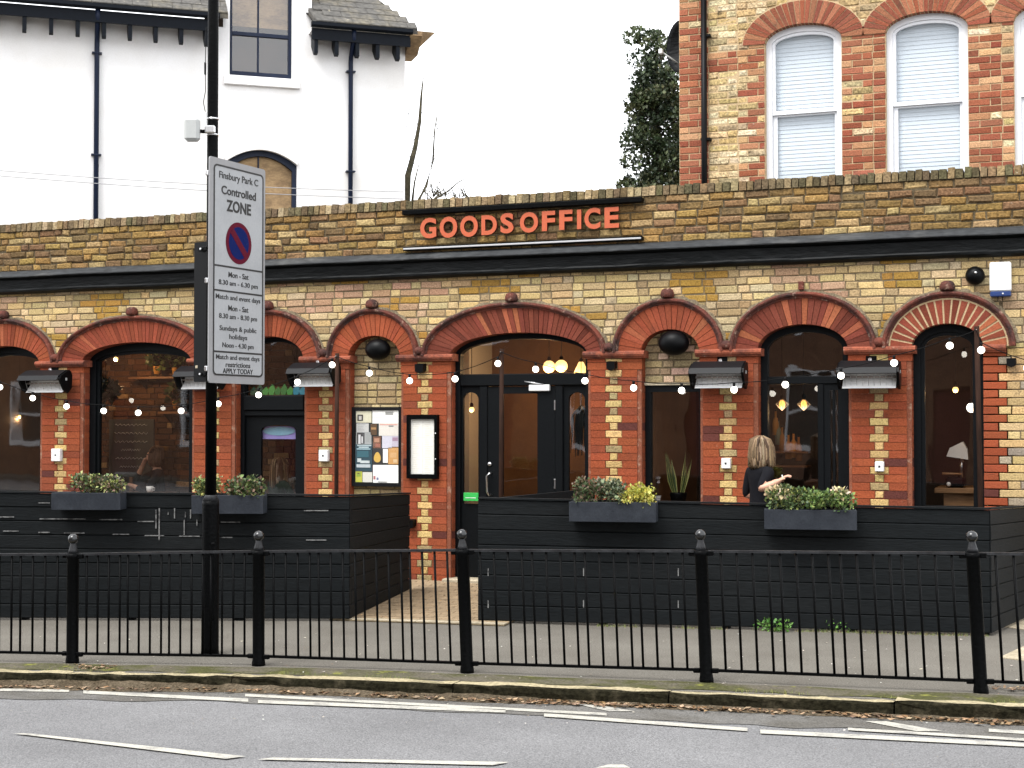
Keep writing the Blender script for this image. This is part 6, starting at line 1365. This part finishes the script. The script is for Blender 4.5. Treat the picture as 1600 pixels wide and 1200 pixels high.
for (u, v, s, lab) in ((1125, 974, .5, 'smallest green weed at the foot of the windbreak beside a railing post'), (1212, 985, 1., 'leafy green weed at the foot of the windbreak below the planter with flowers'), (1302, 985, .9, 'bushy green weed at the windbreak foot nearer the angled end')):
    x, y = onZ(u, v); y -= .05; e = empty('weed', (x, y, 0), label=lab, cat='weed'); m = MB()
    for i in range(14): an = rnd(0, 6.28); m.tube([(0, 0, 0), (math.cos(an) * .07 * s, math.sin(an) * .03, rnd(.02, .07) * s), (math.cos(an) * .15 * s, math.sin(an) * .06, rnd(.02, .09) * s)], .0018, 3, col=(.07, .13, .02))
    leafball(m, (0, 0, .045 * s), (.17 * s, .07, .05 * s), int(150 * s), .026, [(.08, .2, .03), (.12, .26, .05), (.06, .14, .02)]); m.build('foliage', 'leaf', e, fix=False)
gm_ = MB()
for _ in range(1500):
    t = rnd(0, 1); x = Ra[0] + (Rb[0] - Ra[0]) * t; y = Ra[1] + (Rb[1] - Ra[1]) * t - abs(random.gauss(0, .025)) - .008
    if mnoise.noise((x * 3, 1, 1)) + t * .5 < .15: continue
    h = rnd(.006, .03); d = rnd(-.01, .01); gm_.add([(x - .002, y, 0), (x + .002, y, 0), (x + d, y + rnd(-.01, .01), h)], [(0, 1, 2)], jit(random.choice([(.1, .13, .03), (.14, .16, .05), (.16, .12, .06)]), .3))
for _ in range(1200):
    X = rnd(-9, .6)
    if mnoise.noise((X * 2, 5, 1)) < .05: continue
    y = klerp(X) + .145 + random.gauss(0, .012); h = rnd(.006, .035); d = rnd(-.012, .012)
    gm_.add([(X - .002, y, 0), (X + .002, y, 0), (X + d, y + rnd(-.01, .01), h)], [(0, 1, 2)], jit(random.choice([(.1, .13, .03), (.14, .16, .05), (.2, .2, .06)]), .3))
tag(gm_.build('grass', 'leaf', None, fix=False, label='sparse grass and moss tufts along kerb and windbreak foot', cat='grass'), kind='stuff')

# ================================================================== THE TERRACE ACROSS THE ROAD (seen only in the glass)
def terrace(i, x0):
    e = empty('terraced_house', (x0, -23, 0), math.pi, label='brown brick terraced houses across the road, mirrored in the cafe windows', cat='house', group='terrace across the road')
    return e
src = terrace(0, -1.5)
W_ = 6.; wa = MB()
opens = [(-2.3, -.7, 1.0, 2.9), (-2.3, -.9, 4.0, 5.7), (.9, 2.2, 4.0, 5.7), (.9, 1.9, .1, 2.5)]
for a, b, c, d in ((-3, -2.3, 0, 7), (-.7, .9, 0, 7), (2.2, 3, 0, 7), (-2.3, -.7, 0, 1), (-2.3, -.7, 2.9, 4.), (-2.3, -.7, 5.7, 7), (.9, 2.2, 2.5, 4), (.9, 2.2, 5.7, 7), (-.9, -.7, 4, 5.7), (1.9, 2.2, 0, 2.5)): wa.box(a, b, 0, .3, c, d)
wa.build('wall', 'brick_house_far', src)
MB().add([(-3, -.3, 6.9), (3, -.3, 6.9), (3, 4, 9.6), (-3, 4, 9.6)], [(0, 1, 2, 3)]).build('roof', 'slate', src, fix=False)
for a, b, c, d in opens[:3]:
    f = MB(); radial(rect(a + .1, b - .1, c + .1, d - .1), rect(a - .02, b + .02, c - .05, d + .03), (a + b) / 2, (c + d) / 2, -.05, .1, f); f = f.build('window', 'upvc', src)
    MB().bbox(a, b, .03, .1, (c + d) / 2 - .04, (c + d) / 2 + .04, .01).build('meeting_rail', 'upvc', f); MB().box(a, b, .12, .14, c, d).build('pane', 'chalkboard', f)
MB().bbox(.9, 1.9, .1, .16, .1, 2.5, .01).build('door', 'sign_side', src)
for i in range(1, 7):
    c = copy_tree(src); c.location = (-1.5 - i * 6.0, -23, 0)
fp = MB().box(-45, 12, -24, -20.6, -.12, .0).build('pavement', 'pavement'); tag(fp, kind='structure')
